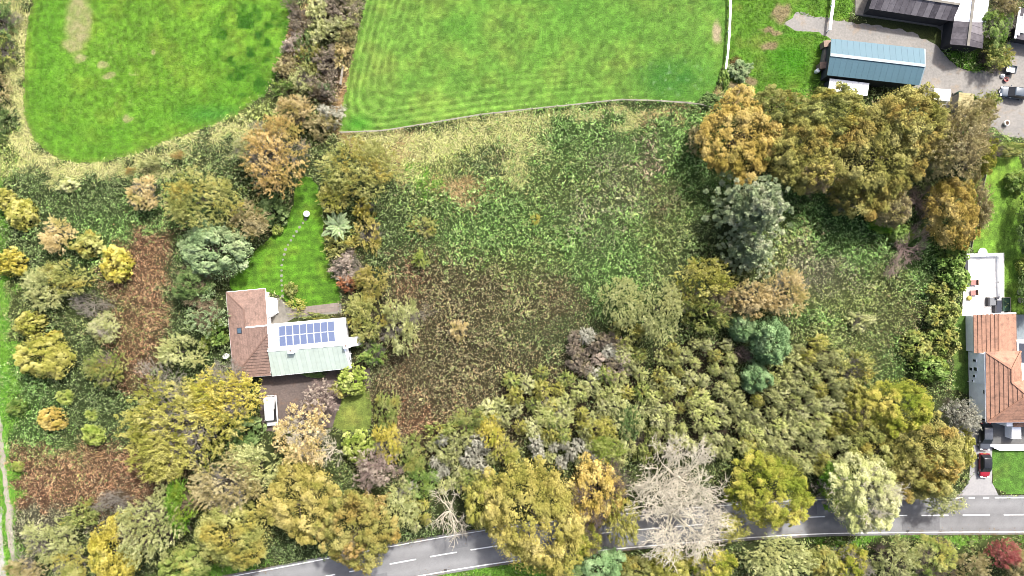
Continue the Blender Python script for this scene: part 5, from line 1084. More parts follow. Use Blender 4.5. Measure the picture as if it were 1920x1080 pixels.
# ------------------------------------------------------------------ trees and bushes
# kind, x, y, rx, ry (plan size on the photograph), height m, colours, label, options
TREES = [
 # big roadside and farmyard trees
 ('oakL', 1003, 972, 100, 116, 12, 'ochre', 'largest oak with golden olive clumps overhanging the road centre'),
 ('oakM', 905, 940, 36, 62, 8, 'yolive', 'narrow yellow-green tree on the left flank of the largest oak'),
 ('oakM', 1120, 925, 56, 68, 9, 'gold', 'golden yellow oak on the right flank of the largest oak'),
 ('featherM', 1158, 966, 38, 60, 7.5, 'yolive', 'soft yellow tree between golden oak and white bare tree'),
 ('oakL', 565, 940, 74, 72, 10, 'ochre', 'round golden oak above the left end of the road'),
 ('oakL', 668, 1000, 74, 70, 11, 'oakol', 'olive oak with orange patches covering the left road edge'),
 ('oakM', 665, 1022, 26, 22, 11.3, 'orange', 'small orange tree among the crown of the olive oak by the road'),
 ('oakL', 432, 1005, 76, 66, 10, 'olive', 'olive green oak left of the road bend'),
 ('featherL', 285, 985, 58, 76, 9, 'greyol', 'tall ochre-grey feathery tree near the bottom left'),
 ('featherM', 345, 945, 30, 60, 7, 'bgreen', 'bright green narrow tree behind the ochre-grey feathery tree'),
 ('oakM', 212, 1035, 52, 66, 8, 'yellow', 'bright yellow oak at the bottom left edge of the wood'),
 ('oakM', 345, 1060, 50, 42, 7, 'greenol', 'green-olive tree at the bottom edge left of the road bend'),
 ('featherL', 430, 905, 72, 62, 8, 'brownol', 'brownish scrub tree between golden oak and large yellow tree'),
 ('featherM', 485, 870, 60, 48, 6.5, 'greyol', 'grey-olive scrub tree below the dark green bush'),
 ('oakL', 1445, 922, 80, 74, 10, 'oygreen', 'round yellow-green oak beside the road right of the bare tree'),
 ('oakL', 1625, 928, 72, 80, 11, 'palel', 'pale lime tree with bare whitish centre overhanging the road', {'limbs': 'pale', 'lr': .8, 'lz': 1.1}),
 ('oakM', 1572, 912, 36, 46, 7, 'bgreen', 'fresh green tree on the left of the pale lime tree'),
 ('oakL', 1740, 862, 76, 82, 11, 'oakol', 'olive and orange oak left of the parked cars'),
 ('oakM', 1745, 880, 40, 42, 11.6, 'gold', 'orange-gold tree in the middle of the oak by the cars'),
 ('oakL', 1690, 765, 68, 58, 9, 'oygreen', 'yellow-olive oak above the orange oak near the house'),
 ('featherM', 1792, 778, 34, 40, 7, 'greyt', 'grey thin-leaved tree against the white house wall'),
 ('oakM', 1802, 838, 28, 44, 6, 'yolive', 'yellow-green bushy tree touching the parked cars'),
 ('featherM', 1762, 935, 44, 30, 6, 'greyol', 'grey-olive tree at the road edge below the orange oak'),
 ('oakM', 1640, 842, 50, 52, 7, 'olive', 'olive tree above the pale lime tree'),
 ('oakM', 1618, 775, 34, 40, 6, 'yolive', 'yellow-tinged tree left of the yellow-olive oak'),
 ('oakL', 1388, 258, 76, 86, 10, 'gold', 'golden oak at the left end of the farmyard tree belt'),
 ('oakL', 1505, 285, 66, 72, 11, 'oakol', 'olive-brown oak second from the left in the farmyard belt'),
 ('oakM', 1528, 325, 42, 40, 10.5, 'ochre', 'ochre tree at the lower edge of the second farmyard oak'),
 ('oakL', 1560, 212, 76, 52, 10, 'olive', 'olive oak crown reaching up to the barn lean-to'),
 ('oakL', 1640, 300, 84, 100, 12, 'oakol', 'broad olive oak in the middle of the farmyard belt'),
 ('oakL', 1712, 235, 84, 80, 12, 'oakol', 'dull olive oak just below the blue barn'),
 ('featherL', 1785, 268, 62, 84, 11, 'brownol', 'brown-grey thinning tree at the right of the farmyard belt'),
 ('oakM', 1838, 288, 30, 44, 8, 'oygreen', 'small olive tree ending the farmyard belt on the right'),
 ('oakM', 1672, 392, 44, 36, 8, 'brownol', 'brownish low crown under the middle farmyard oak'),
 ('oakL', 1790, 400, 54, 72, 9, 'gold', 'golden tree beside the top of the house lawn'),
 ('featherM', 1820, 380, 26, 60, 7, 'brownol', 'brownish edge of foliage along the house lawn fence'),
 ('twigS', 1738, 375, 42, 32, 5, 'pink', 'pinkish bare shrub between golden tree and farmyard belt'),
 ('twigS', 1705, 465, 28, 66, 4, 'pink', 'pinkish-grey bare shrub slanting across the east plot', {'rot': -38}),
 ('bush', 1690, 440, 30, 22, 2.4, 'mgreen', 'green bush above the slanting pinkish bare shrub'),
 ('bush', 1652, 415, 30, 26, 2.4, 'bgreen', 'fresh green bush below the middle farmyard oak'),
 ('oakL', 1450, 205, 50, 44, 9, 'olive', 'olive tree filling the belt between golden oak and lean-to'),
 ('oakM', 1592, 365, 40, 34, 8, 'oakol', 'dull olive tree hanging below the middle of the farmyard belt'),
 ('featherM', 1838, 215, 26, 30, 6, 'brownol', 'brownish thin tree over the yellow shed corner'),
 ('oakM', 1095, 1012, 40, 34, 7, 'oygreen', 'yellow-green tree over the road right below the largest oak'),
 ('featherM', 1372, 985, 34, 30, 5, 'yolive', 'pale yellow tree between bare tree and round oak at the road'),
 # pine, conifer and neighbours
 ('pine', 1408, 392, 80, 82, 13, 'pine', 'tall grey-green pine with starry tufts in the east plot'),
 ('pine', 1405, 472, 56, 54, 9, 'pine', 'shorter grey-green pine just below the tall pine'),
 ('dense', 1445, 640, 42, 50, 9, 'fir', 'dense blue-green evergreen in the middle of the right scrub'),
 ('dense', 1392, 614, 30, 30, 6, 'fir', 'darker blue-green evergreen on the left of the dense one'),
 ('dense', 1418, 708, 28, 30, 6, 'fir', 'small blue-green evergreen below the dense one'),
 ('twigS', 1392, 664, 22, 20, 3.4, 'pink', 'tangle of dead branches in the gap of the evergreens'),
 ('featherL', 1472, 548, 46, 52, 7, 'tan', 'tan feathery dying tree below the pines'),
 ('featherM', 1400, 562, 44, 44, 7, 'tan', 'tan and olive tree left of the tan feathery tree'),
 ('featherM', 1322, 520, 56, 42, 7, 'yolive', 'yellow-olive spreading tree above the sallow thicket'),
 ('featherM', 1325, 585, 46, 40, 6, 'greenol', 'dark olive tree below the yellow-olive spreading tree'),
 ('featherM', 1290, 560, 30, 40, 5, 'greenol', 'narrow olive shrub tree right of the big grey-green willow'),
 ('twig', 1348, 565, 36, 40, 7.4, 'tan', 'thin tan branches poking up between olive trees'),
 ('willow', 1238, 582, 46, 68, 8, 'greyol', 'big soft grey-green willow, the right of the pair'),
 ('willow', 1165, 568, 46, 52, 7, 'greyol', 'soft grey-green willow, the left of the pair'),
 ('spray', 1180, 630, 36, 30, 3.5, 'olive', 'olive shrub at the foot of the willow pair'),
 # hedge line in front of the house on the right
 ('bush', 1785, 478, 34, 34, 4, 'mgreen', 'green hedge bush beside the dark terrace screen, topmost of the row'),
 ('bush', 1790, 522, 32, 34, 4, 'mgreen', 'green hedge bush beside the pink chairs, second of the row'),
 ('bush', 1766, 548, 30, 30, 3.5, 'greenol', 'olive-green hedge bush set left of the row by the terrace'),
 ('bush', 1768, 590, 34, 34, 4, 'greenol', 'olive-green hedge bush level with the rear extension roof'),
 ('bush', 1768, 640, 34, 36, 4, 'greenol', 'olive-green hedge bush beside the side lawn'),
 ('bush', 1745, 690, 40, 32, 4, 'mgreen', 'green hedge bush at the lower end of the side lawn'),
 ('bush', 1720, 650, 34, 34, 3, 'greenol', 'low olive bush left of the side lawn hedge'),
 ('spray', 1600, 690, 36, 30, 4, 'olive', 'olive shrub right of the dense evergreen'),
 ('spray', 1612, 605, 26, 20, 2.2, 'palel', 'pale shrub in the middle of the east plot', {'limbs': 'grey', 'lr': .7, 'lz': 1.05}),
 ('bush', 1600, 735, 30, 26, 4, 'yolive', 'yellowish bush on the right edge of the sallow thicket'),
 # garden on the right
 ('bush', 1908, 340, 24, 26, 2.6, 'mgreen', 'round green bush on the right of the house lawn'),
 ('bush', 1924, 500, 20, 20, 2.6, 'lime', 'lime green bush at the right edge level with the terrace'),
 ('oakM', 1945, 420, 34, 70, 6, 'dgreen', 'dark green hedge tree at the right edge beyond the lawn'),
 ('oakM', 1945, 545, 34, 60, 5, 'dgreen', 'dark green hedge tree at the right edge beside the boulders'),
 ('oakM', 1886, 280, 40, 16, 3, 'greenol', 'low olive hedge across the top of the house lawn'),
 ('oakM', 1865, 50, 32, 46, 5, 'mgreen', 'green bushy tree right of the old farm range'),
 ('featherM', 1882, 12, 26, 30, 5, 'brownol', 'brownish tree between farm range and carport'),
 ('spray', 1862, 108, 30, 32, 3.5, 'greenol', 'shrub with arching olive stems beside the farmyard trailer'),
 ('spray', 1884, 104, 11, 12, 2, 'yellow', 'yellow shrub right behind the farmyard trailer'),
 ('spray', 1845, 205, 24, 34, 3, 'greenol', 'olive shrub between yellow shed and yard'),
 ('bush', 1842, 218, 18, 18, 2.6, 'lime', 'lime bush in front of the olive shrub by the yard'),
 ('bush', 1388, 132, 24, 22, 1.6, 'silver', 'pale green bush near the end of the white paddock fence'),
 ('bush', 1358, 145, 10, 22, 1.4, 'mgreen', 'narrow green bush at the foot of the paddock fence'),
 ('bush', 1330, 190, 24, 18, 1.6, 'dgreen', 'dark green bush in the corner of the northern pasture'),
 ('spray', 1305, 265, 18, 24, 3, 'brownol', 'brownish shrub under the left edge of the golden oak'),
 # south side of the road
 ('oakM', 1132, 1062, 44, 36, 5, 'fir', 'bluish green bush south of the road near the largest oak'),
 ('oakM', 1062, 1068, 34, 24, 5, 'dgreen', 'dark green bush between the largest oak and bluish bush'),
 ('oakM', 1190, 1068, 36, 28, 5, 'olive', 'olive bush south of the road, right of the bluish bush'),
 ('oakM', 1255, 1062, 44, 32, 6, 'yolive', 'yellow-olive tree at the bottom edge below the white bare tree'),
 ('oakM', 1335, 1060, 48, 36, 6, 'oygreen', 'yellow-green tree at the bottom edge left of the grey-olive one'),
 ('featherL', 1455, 1045, 72, 50, 7, 'greyol', 'grey-olive broad tree south of the road'),
 ('oakM', 1545, 1058, 36, 36, 6, 'olive', 'olive tree south of the road below the fresh green tree'),
 ('oakM', 1596, 1060, 40, 38, 6, 'oygreen', 'yellow-tipped tree at the bottom edge below the pale lime tree'),
 ('featherM', 1672, 1046, 46, 44, 6, 'greyol', 'pale grey-olive tree south of the road near the centre dashes'),
 ('oakM', 1752, 1046, 50, 42, 6, 'greenol', 'green tree south of the road left of the red shrub'),
 ('featherM', 1810, 1058, 40, 34, 5, 'brownol', 'brownish olive tree left of the red shrub'),
 ('featherM', 1876, 1032, 30, 34, 4.5, 'red', 'dusky red shrub south of the road at the right'),
 ('oakM', 1912, 1060, 30, 34, 5, 'brownol', 'brown-olive tree in the bottom right corner'),
 # bare trees by the road
 ('twig', 1276, 905, 104, 86, 10, 'pale', 'whitish bare tree by the road, the upper of the big pair', {'rot': 70}),
 ('twig', 1264, 972, 112, 90, 10.5, 'pale', 'whitish bare tree over the road, the lower of the big pair', {'rot': 200}),
 ('dead', 842, 966, 48, 54, 9, 'pale', 'whitish dead tree leaning over the left road edge'),
 ('dead', 868, 985, 16, 24, 5, 'pale', 'small whitish dead stem beside the leaning dead tree'),
 ('dead', 622, 845, 34, 36, 6, 'pale', 'pale bare tree above the golden oak'),
 ('twig', 700, 880, 50, 44, 7, 'pink', 'pinkish bare tree above the olive oak by the road', {'leaves': 'pinkg'}),
 ('spray', 688, 940, 44, 30, 5, 'orange', 'orange-pink shrub between pinkish bare tree and olive oak'),
 # bungalow garden
 ('willow', 516, 292, 72, 80, 9, 'orange', 'orange-brown willow at the top of the bungalow garden'),
 ('featherM', 465, 280, 26, 30, 6, 'palel', 'pale shrub tree on the left flank of the orange willow'),
 ('featherM', 555, 205, 36, 28, 5, 'tan', 'tan-yellow bush above the orange willow'),
 ('featherL', 378, 375, 80, 62, 8, 'olive', 'broad olive tree left of the orange willow'),
 ('oakM', 402, 468, 74, 58, 7, 'silver', 'silvery green tree left of the garden lawn'),
 ('featherM', 468, 416, 42, 40, 5, 'brownol', 'ochre-brown shrub tree above the silvery tree'),
 ('bush', 508, 395, 34, 34, 3.5, 'dgreen', 'dark green bush under the orange willow'),
 ('bush', 520, 430, 12, 12, 1.5, 'lime', 'lime bush at the upper left corner of the garden lawn'),
 ('featherL', 680, 318, 82, 66, 8, 'olive', 'broad olive-green tree right of the orange willow'),
 ('featherM', 628, 372, 30, 34, 5, 'yolive', 'yellow-olive bush tree at the top right of the garden lawn'),
 ('spray', 682, 392, 18, 22, 3, 'yellow', 'yellow shrub below the broad olive-green tree'),
 ('spray', 690, 435, 24, 34, 3, 'ochre', 'ochre shrub right of the tree fern'),
 ('spray', 642, 465, 36, 26, 3, 'olive', 'olive shrub below the tree fern'),
 ('twigS', 652, 502, 34, 30, 3, 'grey', 'grey bare shrub on the right lawn edge', {'leaves': 'pinkg'}),
 ('spray', 655, 530, 24, 16, 2.4, 'rusty', 'rusty orange shrub at the right lawn edge'),
 ('featherM', 700, 525, 36, 34, 5, 'ochre', 'golden shrub tree right of the rusty shrub'),
 ('featherM', 690, 592, 46, 50, 5, 'olive', 'olive shrub tree at the end of the garden path'),
 ('featherM', 752, 605, 36, 60, 6, 'greyol', 'tall grey-green shrub tree overlooking the brown brambles'),
 ('spray', 700, 660, 26, 24, 2.5, 'mgreen', 'green bush right of the white wing gable'),
 ('bush', 660, 712, 34, 34, 4, 'lime', 'lime bush at the lower corner of the white wing'),
 ('bush', 640, 728, 24, 20, 3, 'olive', 'olive bush left of the lime bush by the white wing'),
 ('twig', 600, 748, 42, 38, 5, 'pink', 'pinkish bare tree on the drive below the white wing', {'leaves': 'pinkg'}),
 ('featherM', 572, 816, 62, 58, 6.5, 'tan', 'tan thinning tree with visible limbs beside the van', {'limbs': 'pale', 'lz': 1.05}),
 ('bush', 672, 838, 34, 36, 4, 'lime', 'lime-yellow bush below the small front lawn'),
 ('featherM', 726, 765, 26, 40, 4, 'greenol', 'upper green part of the hedge right of the front lawn'),
 ('featherM', 726, 826, 28, 44, 4, 'yellow', 'yellow lower part of the hedge right of the front lawn'),
 ('featherL', 340, 790, 130, 100, 9, 'yolive', 'very large yellow feathery tree left of the van'),
 ('featherL', 420, 740, 80, 60, 8.6, 'yellow', 'bright yellow tree merging with the top of the large feathery tree'),
 ('featherM', 300, 865, 60, 40, 7, 'yolive', 'drooping yellow tree below the large feathery tree'),
 ('bush', 458, 808, 38, 36, 3.5, 'dgreen', 'dark green bush tucked under the large yellow tree'),
 ('sparse', 392, 592, 46, 44, 6, 'silver', 'thin grey-green tree with pale limbs west of the bungalow', {'limbs': 'tan', 'lr': .7}),
 ('oakM', 362, 535, 40, 36, 5, 'dgreen', 'dark green tree below the silvery tree'),
 ('bush', 405, 625, 26, 30, 3, 'mgreen', 'green bush against the west wall of the bungalow'),
 ('bush', 385, 645, 14, 14, 2, 'lime', 'small lime bush west of the bungalow'),
 ('featherM', 340, 660, 46, 34, 4, 'greyol', 'grey-olive shrubs above the large yellow tree'),
 ('bush', 545, 543, 14, 16, 1.6, 'greenol', 'small garden bush by the corner of the bungalow bay'),
 ('spray', 557, 570, 18, 10, .9, 'yolive', 'yellow-green flower border beside the garden path'),
 ('spray', 585, 592, 38, 6, .8, 'greenol', 'narrow planted border between path and white wing'),
 ('bush', 585, 698, 30, 12, 1.2, 'dgreen', 'dark low bush along the south wall of the white wing'),
 # west plot
 ('bush', 10, 375, 22, 24, 3, 'yolive', 'yellow-olive bush cut by the left edge above its twin'),
 ('bush', 40, 402, 34, 36, 3.5, 'yolive', 'yellow-olive round bush nearest the left edge in the upper scrub'),
 ('bush', 128, 347, 22, 16, 2, 'palel', 'pale bush just below the straw margin of the pasture'),
 ('featherM', 110, 440, 36, 34, 4, 'tan', 'tan half-bare bush in the upper west scrub', {'limbs': 'grey', 'lr': .7, 'lz': 1.05}),
 ('bush', 166, 460, 32, 28, 3.5, 'olive', 'olive-yellow bush between tan bush and bright yellow bush'),
 ('bush', 22, 493, 30, 30, 3.5, 'yellow', 'bright yellow bush at the left edge'),
 ('bush', 218, 497, 36, 37, 3.8, 'yellow', 'round bright yellow bush beside the rusty bracken'),
 ('featherM', 92, 540, 50, 44, 4, 'greyol', 'grey-olive sprawling bush below the yellow left-edge bush'),
 ('featherM', 128, 520, 50, 38, 4.4, 'olive', 'olive sprawling bush with golden heart in the west scrub'),
 ('twigS', 168, 572, 42, 28, 3.4, 'grey', 'grey bare shrub in the middle of the west scrub'),
 ('featherM', 196, 614, 32, 30, 3.6, 'palel', 'pale bush with whitish twigs left of the bracken', {'limbs': 'pale', 'lr': .7, 'lz': 1.1}),
 ('bush', 57, 608, 32, 27, 3.4, 'yolive', 'round yellow-olive bush above the large orange-tinged bush'),
 ('oakM', 82, 668, 60, 46, 5, 'yolive', 'large yellow-olive bush with orange tint in the west scrub'),
 ('bush', 102, 628, 11, 9, 3.6, 'yellow', 'tiny yellow bush above the large orange-tinged bush'),
 ('featherM', 200, 690, 42, 40, 4, 'greenol', 'green shrub left of the large yellow feathery tree', {'limbs': 'pink', 'lr': .8, 'lz': 1.08}),
 ('bush', 98, 786, 30, 26, 3, 'gold', 'orange-yellow round bush above the rusty bracken'),
 ('bush', 122, 745, 18, 16, 2.2, 'lime', 'lime bush above the orange-yellow round bush'),
 ('bush', 172, 778, 14, 12, 1.8, 'lime', 'tiny lime bush right of the orange-yellow round bush'),
 ('bush', 175, 816, 26, 22, 2.8, 'lime', 'lime-yellow bush at the top of the rusty bracken'),
 ('bush', 32, 765, 22, 18, 2.2, 'mgreen', 'green bush near the left edge beside the chalk track'),
 ('bush', 34, 875, 13, 11, 1.8, 'lime', 'small lime bush left of the rusty bracken'),
 ('featherM', 272, 362, 34, 34, 4, 'tan', 'tan sparse tree left of the broad olive tree'),
 ('spray', 336, 293, 12, 9, 2, 'orange', 'tiny orange bush on the pasture margin'),
 ('spray', 246, 322, 9, 8, 1.6, 'orange', 'tiny ochre bush further left on the pasture margin'),
 ('spray', 285, 305, 24, 12, 2, 'greyol', 'grey-olive bush on the margin between the two tiny orange bushes'),
 ('featherM', 95, 1010, 56, 46, 4, 'greyol', 'grey scrub bush near the bottom left corner'),
 ('twigS', 82, 1012, 40, 36, 4, 'grey', 'grey bare shrub near the bottom left corner'),
 ('twigS', 215, 940, 44, 26, 3.4, 'grey', 'grey bare shrub below the rusty bracken'),
 ('featherM', 135, 1055, 40, 36, 4, 'olive', 'olive bush at the bottom edge beside the yellow oak'),
 ('featherM', 50, 1066, 40, 28, 3.5, 'brownol', 'brownish bush in the bottom left corner'),
 ('spray', 160, 965, 40, 24, 3, 'greenol', 'green shrub between bracken and yellow oak'),
 # centre plot
 ('spray', 860, 616, 18, 22, 2.6, 'tan', 'lone yellow sapling in the brown brambles'),
 ('spray', 791, 487, 17, 17, 2.2, 'lime', 'lone lime bush left of the bramble field'),
 ('spray', 1004, 411, 9, 9, 1.5, 'yellow', 'tiny yellow bush in the green brambles'),
 ('spray', 795, 425, 26, 16, 1.6, 'olive', 'low olive bush above the lone lime bush'),
 ('featherM', 920, 805, 26, 36, 4, 'yellow', 'yellow bush above the largest oak'),
 ('featherM', 948, 845, 28, 28, 4, 'yolive', 'yellow-olive bush just above the largest oak'),
 ('featherM', 1115, 800, 36, 26, 4, 'yolive', 'yellowish shrub in the central thicket'),
 ('featherM', 1140, 840, 36, 30, 4.5, 'lime', 'lime shrub above the golden yellow oak'),
 ('featherM', 1180, 790, 24, 40, 3, 'dgreen', 'dark green shrub left of the sallow thicket'),
 ('featherM', 880, 790, 36, 30, 3, 'greenol', 'green shrub at the lower edge of the brown brambles'),
 ('featherM', 770, 850, 34, 40, 3.5, 'greenol', 'green shrub right of the yellow hedge'),
 ('featherM', 755, 945, 36, 46, 5, 'greyol', 'grey-olive shrub tree above the road left of the dead tree'),
 ('featherM', 790, 900, 34, 36, 4, 'mgreen', 'green shrub tree above the leaning dead tree'),
 ('featherM', 880, 905, 30, 30, 4, 'greenol', 'green shrub between pale tufts and largest oak'),
 ('featherM', 1040, 775, 40, 30, 3.5, 'sallow', 'sallow shrub in the middle of the central thicket'),
 ('spray', 830, 810, 34, 22, 3, 'greenol', 'green bush on the corner of the brown brambles'),
 ('spray', 1210, 830, 20, 40, 3, 'greenol', 'green bush left of the sallow thicket foot'),
 # hedge between the pastures
 ('spray', 545, 8, 14, 12, 2, 'purple', 'dark purple bush at the top of the hedge, left side'),
 ('spray', 566, 42, 24, 22, 2.6, 'purple', 'brown-purple bush upper left in the hedge'),
 ('spray', 552, 82, 22, 24, 2.2, 'pinkg', 'pinkish-brown bush on the left side of the hedge'),
 ('spray', 538, 125, 24, 24, 2, 'brownol', 'brown bush low on the left side of the hedge'),
 ('spray', 575, 90, 18, 30, 2.4, 'dgreen', 'dark green bush in the middle of the hedge'),
 ('spray', 598, 20, 22, 26, 3, 'palel', 'pale yellow-green bush at the top of the hedge'),
 ('spray', 600, 62, 26, 26, 3, 'palel', 'pale yellow-green bush below the topmost pale one in the hedge'),
 ('spray', 585, 110, 24, 26, 2.6, 'olive', 'olive bush halfway down the hedge'),
 ('spray', 570, 150, 24, 26, 2.6, 'greyol', 'grey-olive bush lower left in the hedge'),
 ('spray', 645, 15, 34, 28, 3, 'purple', 'large purple-grey bush at the top right of the hedge'),
 ('spray', 635, 55, 30, 22, 3, 'palel', 'pale olive bush below the large purple-grey one'),
 ('spray', 650, 75, 18, 20, 2.4, 'brownol', 'brown bush on the right side of the hedge'),
 ('spray', 615, 115, 28, 26, 2.8, 'purple', 'purple-grey bush in the middle right of the hedge'),
 ('spray', 640, 110, 18, 26, 2.2, 'tan', 'tan grassy bush on the right side of the hedge'),
 ('spray', 605, 165, 28, 30, 2.8, 'purple', 'purple-grey bush low in the hedge'),
 ('spray', 612, 168, 13, 13, 3.0, 'silver', 'pale green bush growing in the low purple bush'),
 ('spray', 625, 215, 24, 26, 2.6, 'greyt', 'greyish bush at the foot of the hedge'),
 ('spray', 600, 235, 30, 24, 3, 'brownol', 'brown-olive bush at the hedge foot right of the willow'),
 ('spray', 535, 170, 26, 18, 2.4, 'mgreen', 'green bush at the lower left end of the hedge'),
 # hedge at the left edge of the west pasture
 ('spray', 4, 40, 30, 40, 2.6, 'dgreen', 'dark green hedge bush at the left edge, topmost'),
 ('spray', 6, 95, 26, 34, 2.4, 'greenol', 'grey-green hedge bush at the left edge, second from top'),
 ('spray', -2, 160, 22, 36, 2.4, 'brownol', 'brownish hedge bush at the left edge, third from top'),
 ('spray', -2, 225, 22, 34, 2.2, 'dgreen', 'dark hedge bush at the left edge, lowest beside straw margin'),
]
for T in TREES:
    kw = T[8] if len(T) > 8 else {}
    tree(*T[:8], **kw)
def scatter(P, sp, seed):
    """plan points with a least distance, inside an outline given in photograph coordinates"""
    rng = random.Random(seed); xs_ = [p[0] for p in P]; ys_ = [p[1] for p in P]; out = []
    for _ in range(4000):
        x, y = rng.uniform(min(xs_), max(xs_)), rng.uniform(min(ys_), max(ys_))
        if inpoly(np.array([x]), np.array([y]), P)[0] and all((x - a) ** 2 + (y - b) ** 2 > sp * sp for a, b in out): out.append((x, y))
    return out
TH = [(THICK[0], 21, ['sallow', 'sallow', 'olive', 'palel', 'palel', 'greyol'], 3.6, 14.5, 'olive star-shaped sallow bush in the thicket left of the blue-green evergreens', 'sallow bushes left of the evergreens'),
      (THICK[1], 20, ['sallow', 'greyol', 'greyol', 'greyol', 'palel', 'yolive'], 4.2, 15.5, 'rounded grey-olive sallow bush in the thicket below the blue-green evergreens', 'sallow bushes below the evergreens'),
      (THICK[2], 24, ['sallow', 'palel', 'greenol', 'greyol', 'yolive'], 3.6, 18, 'pale olive sallow bush in the central thicket above the largest oak', 'sallow bushes of the central thicket'),
      ([(800, 835), (850, 812), (900, 820), (925, 860), (905, 915), (830, 915), (805, 880)], 19, ['greyt', 'greyt', 'greyol', 'palel'], 3.4, 14.5, 'pale grey tufted bush left above the largest oak', 'pale grey bushes above the dead tree'),
      ([(985, 828), (1040, 822), (1110, 838), (1122, 862), (1060, 870), (1000, 852)], 19, ['greyt', 'greyt', 'greyol'], 3.4, 14, 'whitish tufted bush in the band directly above the largest oak', 'whitish bushes above the largest oak'),
      ([(1062, 640), (1100, 612), (1160, 640), (1175, 700), (1110, 715), (1065, 690)], 20, ['purple', 'pinkg', 'greyt', 'purple', 'palel'], 3.2, 15, 'purple-grey tufted bush below the left willow', 'purple-grey bushes below the willows'),
      ([(760, 900), (800, 930), (812, 965), (775, 990), (745, 900)], 20, ['greyt', 'palel', 'yolive'], 3.0, 13, 'pale tufted bush above the road left of the leaning dead tree', 'pale bushes left of the dead tree')]
for i, (P, sp, pals, h, r, lab, grp) in enumerate(TH):
    for (x, y) in scatter(P, sp, 100 + i):
        trng.seed(int(x * 331 + y * 977)); s = trng.uniform(.8, 1.22); tree('tuft', x, y, r * s, r * s * trng.uniform(.9, 1.1), h * trng.uniform(.75, 1.2), trng.choice(pals), lab, group=grp, rot=trng.uniform(0, 360))
# ------------------------------------------------------------------ undergrowth: brambles, bracken, dry grass (leaves far past counting)
rng = np.random.default_rng(77)
def free(x, y, pad=0.0):
    ok = np.ones(len(x), bool)
    for P in CLEAR: ok &= ~inpoly(x, y, P)
    ok &= distline(x, y, ROADM) > 3.3 + .3 * vnoise(x, y, 1.5, 3)
    return ok
def under(x, y, f=.72):
    u = np.zeros(len(x), bool)
    for cx, cy, rx, ry, h in CROWNS:
        if h > 2.2: u |= ((x - cx) / rx) ** 2 + ((y - cy) / ry) ** 2 < f * f
    return u
XW, YW = 92, 53
n = int(4 * XW * YW * 9.5)
x = rng.uniform(-XW, XW, n); y = rng.uniform(-YW, YW, n); k_ok = free(x, y) & ~inpoly(x, y, pm(F3)); x, y = x[k_ok], y[k_ok]
thk = np.zeros(len(x), bool)
for P in THICK: thk |= inpoly(x, y, pm(P))
keep = (~under(x, y)) & (rng.random(len(x)) < np.clip(2.0 * (vnoise(x, y, 1.15, 521) * .6 + vnoise(x, y, .6, 523) * .4 - .18), .1, 1)) & (~thk | (rng.random(len(x)) < .25)) | (rng.random(len(x)) < .08); x, y = x[keep], y[keep]
c, kk = ucol(x, y, rng)
grassy = np.isin(kk, [BK.index(b) for b in ('st', 'gs', 'tn')]); brack = kk == BK.index('ru')
def hfield(x, y): return .12 + 1.3 * fbm(x, y, 4.5, 301) ** 1.5 + 1.1 * vnoise(x, y, .9, 303) ** 2 * (.3 + vnoise(x, y, 3.1, 307))
def pl(col):
    l = rng.random((len(col), 1)) ** 3 * .5; return pale(col, .10, 0) * (1 - l) * rng.uniform(.66, 1.14, (len(col), 1)) + np.array([245, 245, 205.]) * l  # random leaves paled towards cream as painted highlights, over random tone
def stuff(name, label, cat, C, Nn, D, L, Wd, col, vary=True, g=1.12):
    V, F = leafquads(C, Nn, D, L, Wd); V[:, 2] = np.maximum(V[:, 2], .02)
    link(name, fastmesh(name, V, F, [M['blade']], col=np.repeat(np.clip(lin(np.clip(pl(col) if vary else col, 5, 250)) / g, .005, .7), 4, 0)), kind='stuff', label=label, category=cat)
# arching canes with leaves along them
def canes(sel, per=6, ln=(.25, .85), leaf=(.1, .25), wr=.62, hs=1.0):
    X, Y, Cc = x[sel], y[sel], c[sel]; m = len(X); a = rng.uniform(0, 6.283, m); L_ = rng.uniform(*ln, m); h = hfield(X, Y) * hs * rng.uniform(.7, 1.15, m)
    t = np.linspace(0, 1, per)[None] ; bend = rng.normal(0, .5, m)[:, None]
    ang = a[:, None] + bend * t; dx = np.cos(ang); dy = np.sin(ang)
    px = X[:, None] + np.cumsum(dx, 1) * (L_ / per)[:, None]; py = Y[:, None] + np.cumsum(dy, 1) * (L_ / per)[:, None]
    pz = h[:, None] * (.55 + .75 * np.sin(.35 + t * 2.3)) - .1
    side = np.where(np.arange(per) % 2 == 0, 1, -1)[None]; C = np.stack([px - dy * side * .05, py + dx * side * .05, pz], 2).reshape(-1, 3)
    D = np.stack([dx - dy * side * .8, dy + dx * side * .8, np.full_like(dx, -.1)], 2).reshape(-1, 3); D = unit(D + rng.normal(0, .25, D.shape))
    Nn = unit(np.array([0, 0, 1.]) + rng.normal(0, .42, C.shape)); Lf = rng.uniform(*leaf, len(C)); br = np.repeat(rng.uniform(.68, 1.2, m) * (.74 + .4 * vnoise(X, Y, .8, 511)) * (.82 + .4 * fbm(X, Y, 7, 531)), per)[:, None] * rng.uniform(.9, 1.1, (len(C), 1)); sz = np.repeat(.55 + 1.0 * vnoise(X, Y, 2.3, 517), per)
    Lf = Lf * sz; return C, Nn, D, Lf, Lf * wr, np.repeat(Cc, per, 0) * br
def zone(sel, lo, hi): return sel & (x * S + 960 >= lo) & (x * S + 960 < hi)
br = ~grassy & ~brack
for nm, lab, lo, hi in (('bramble_west', 'green bramble and scrub growth across the plot left of the bungalow', -999, 640), ('bramble_centre', 'green and brown bramble thicket filling the middle plot', 640, 1345), ('bramble_east', 'green bramble growth in the plot left of the white house', 1345, 9999)):
    stuff('bramble', lab, 'brambles', *canes(zone(br, lo, hi)))
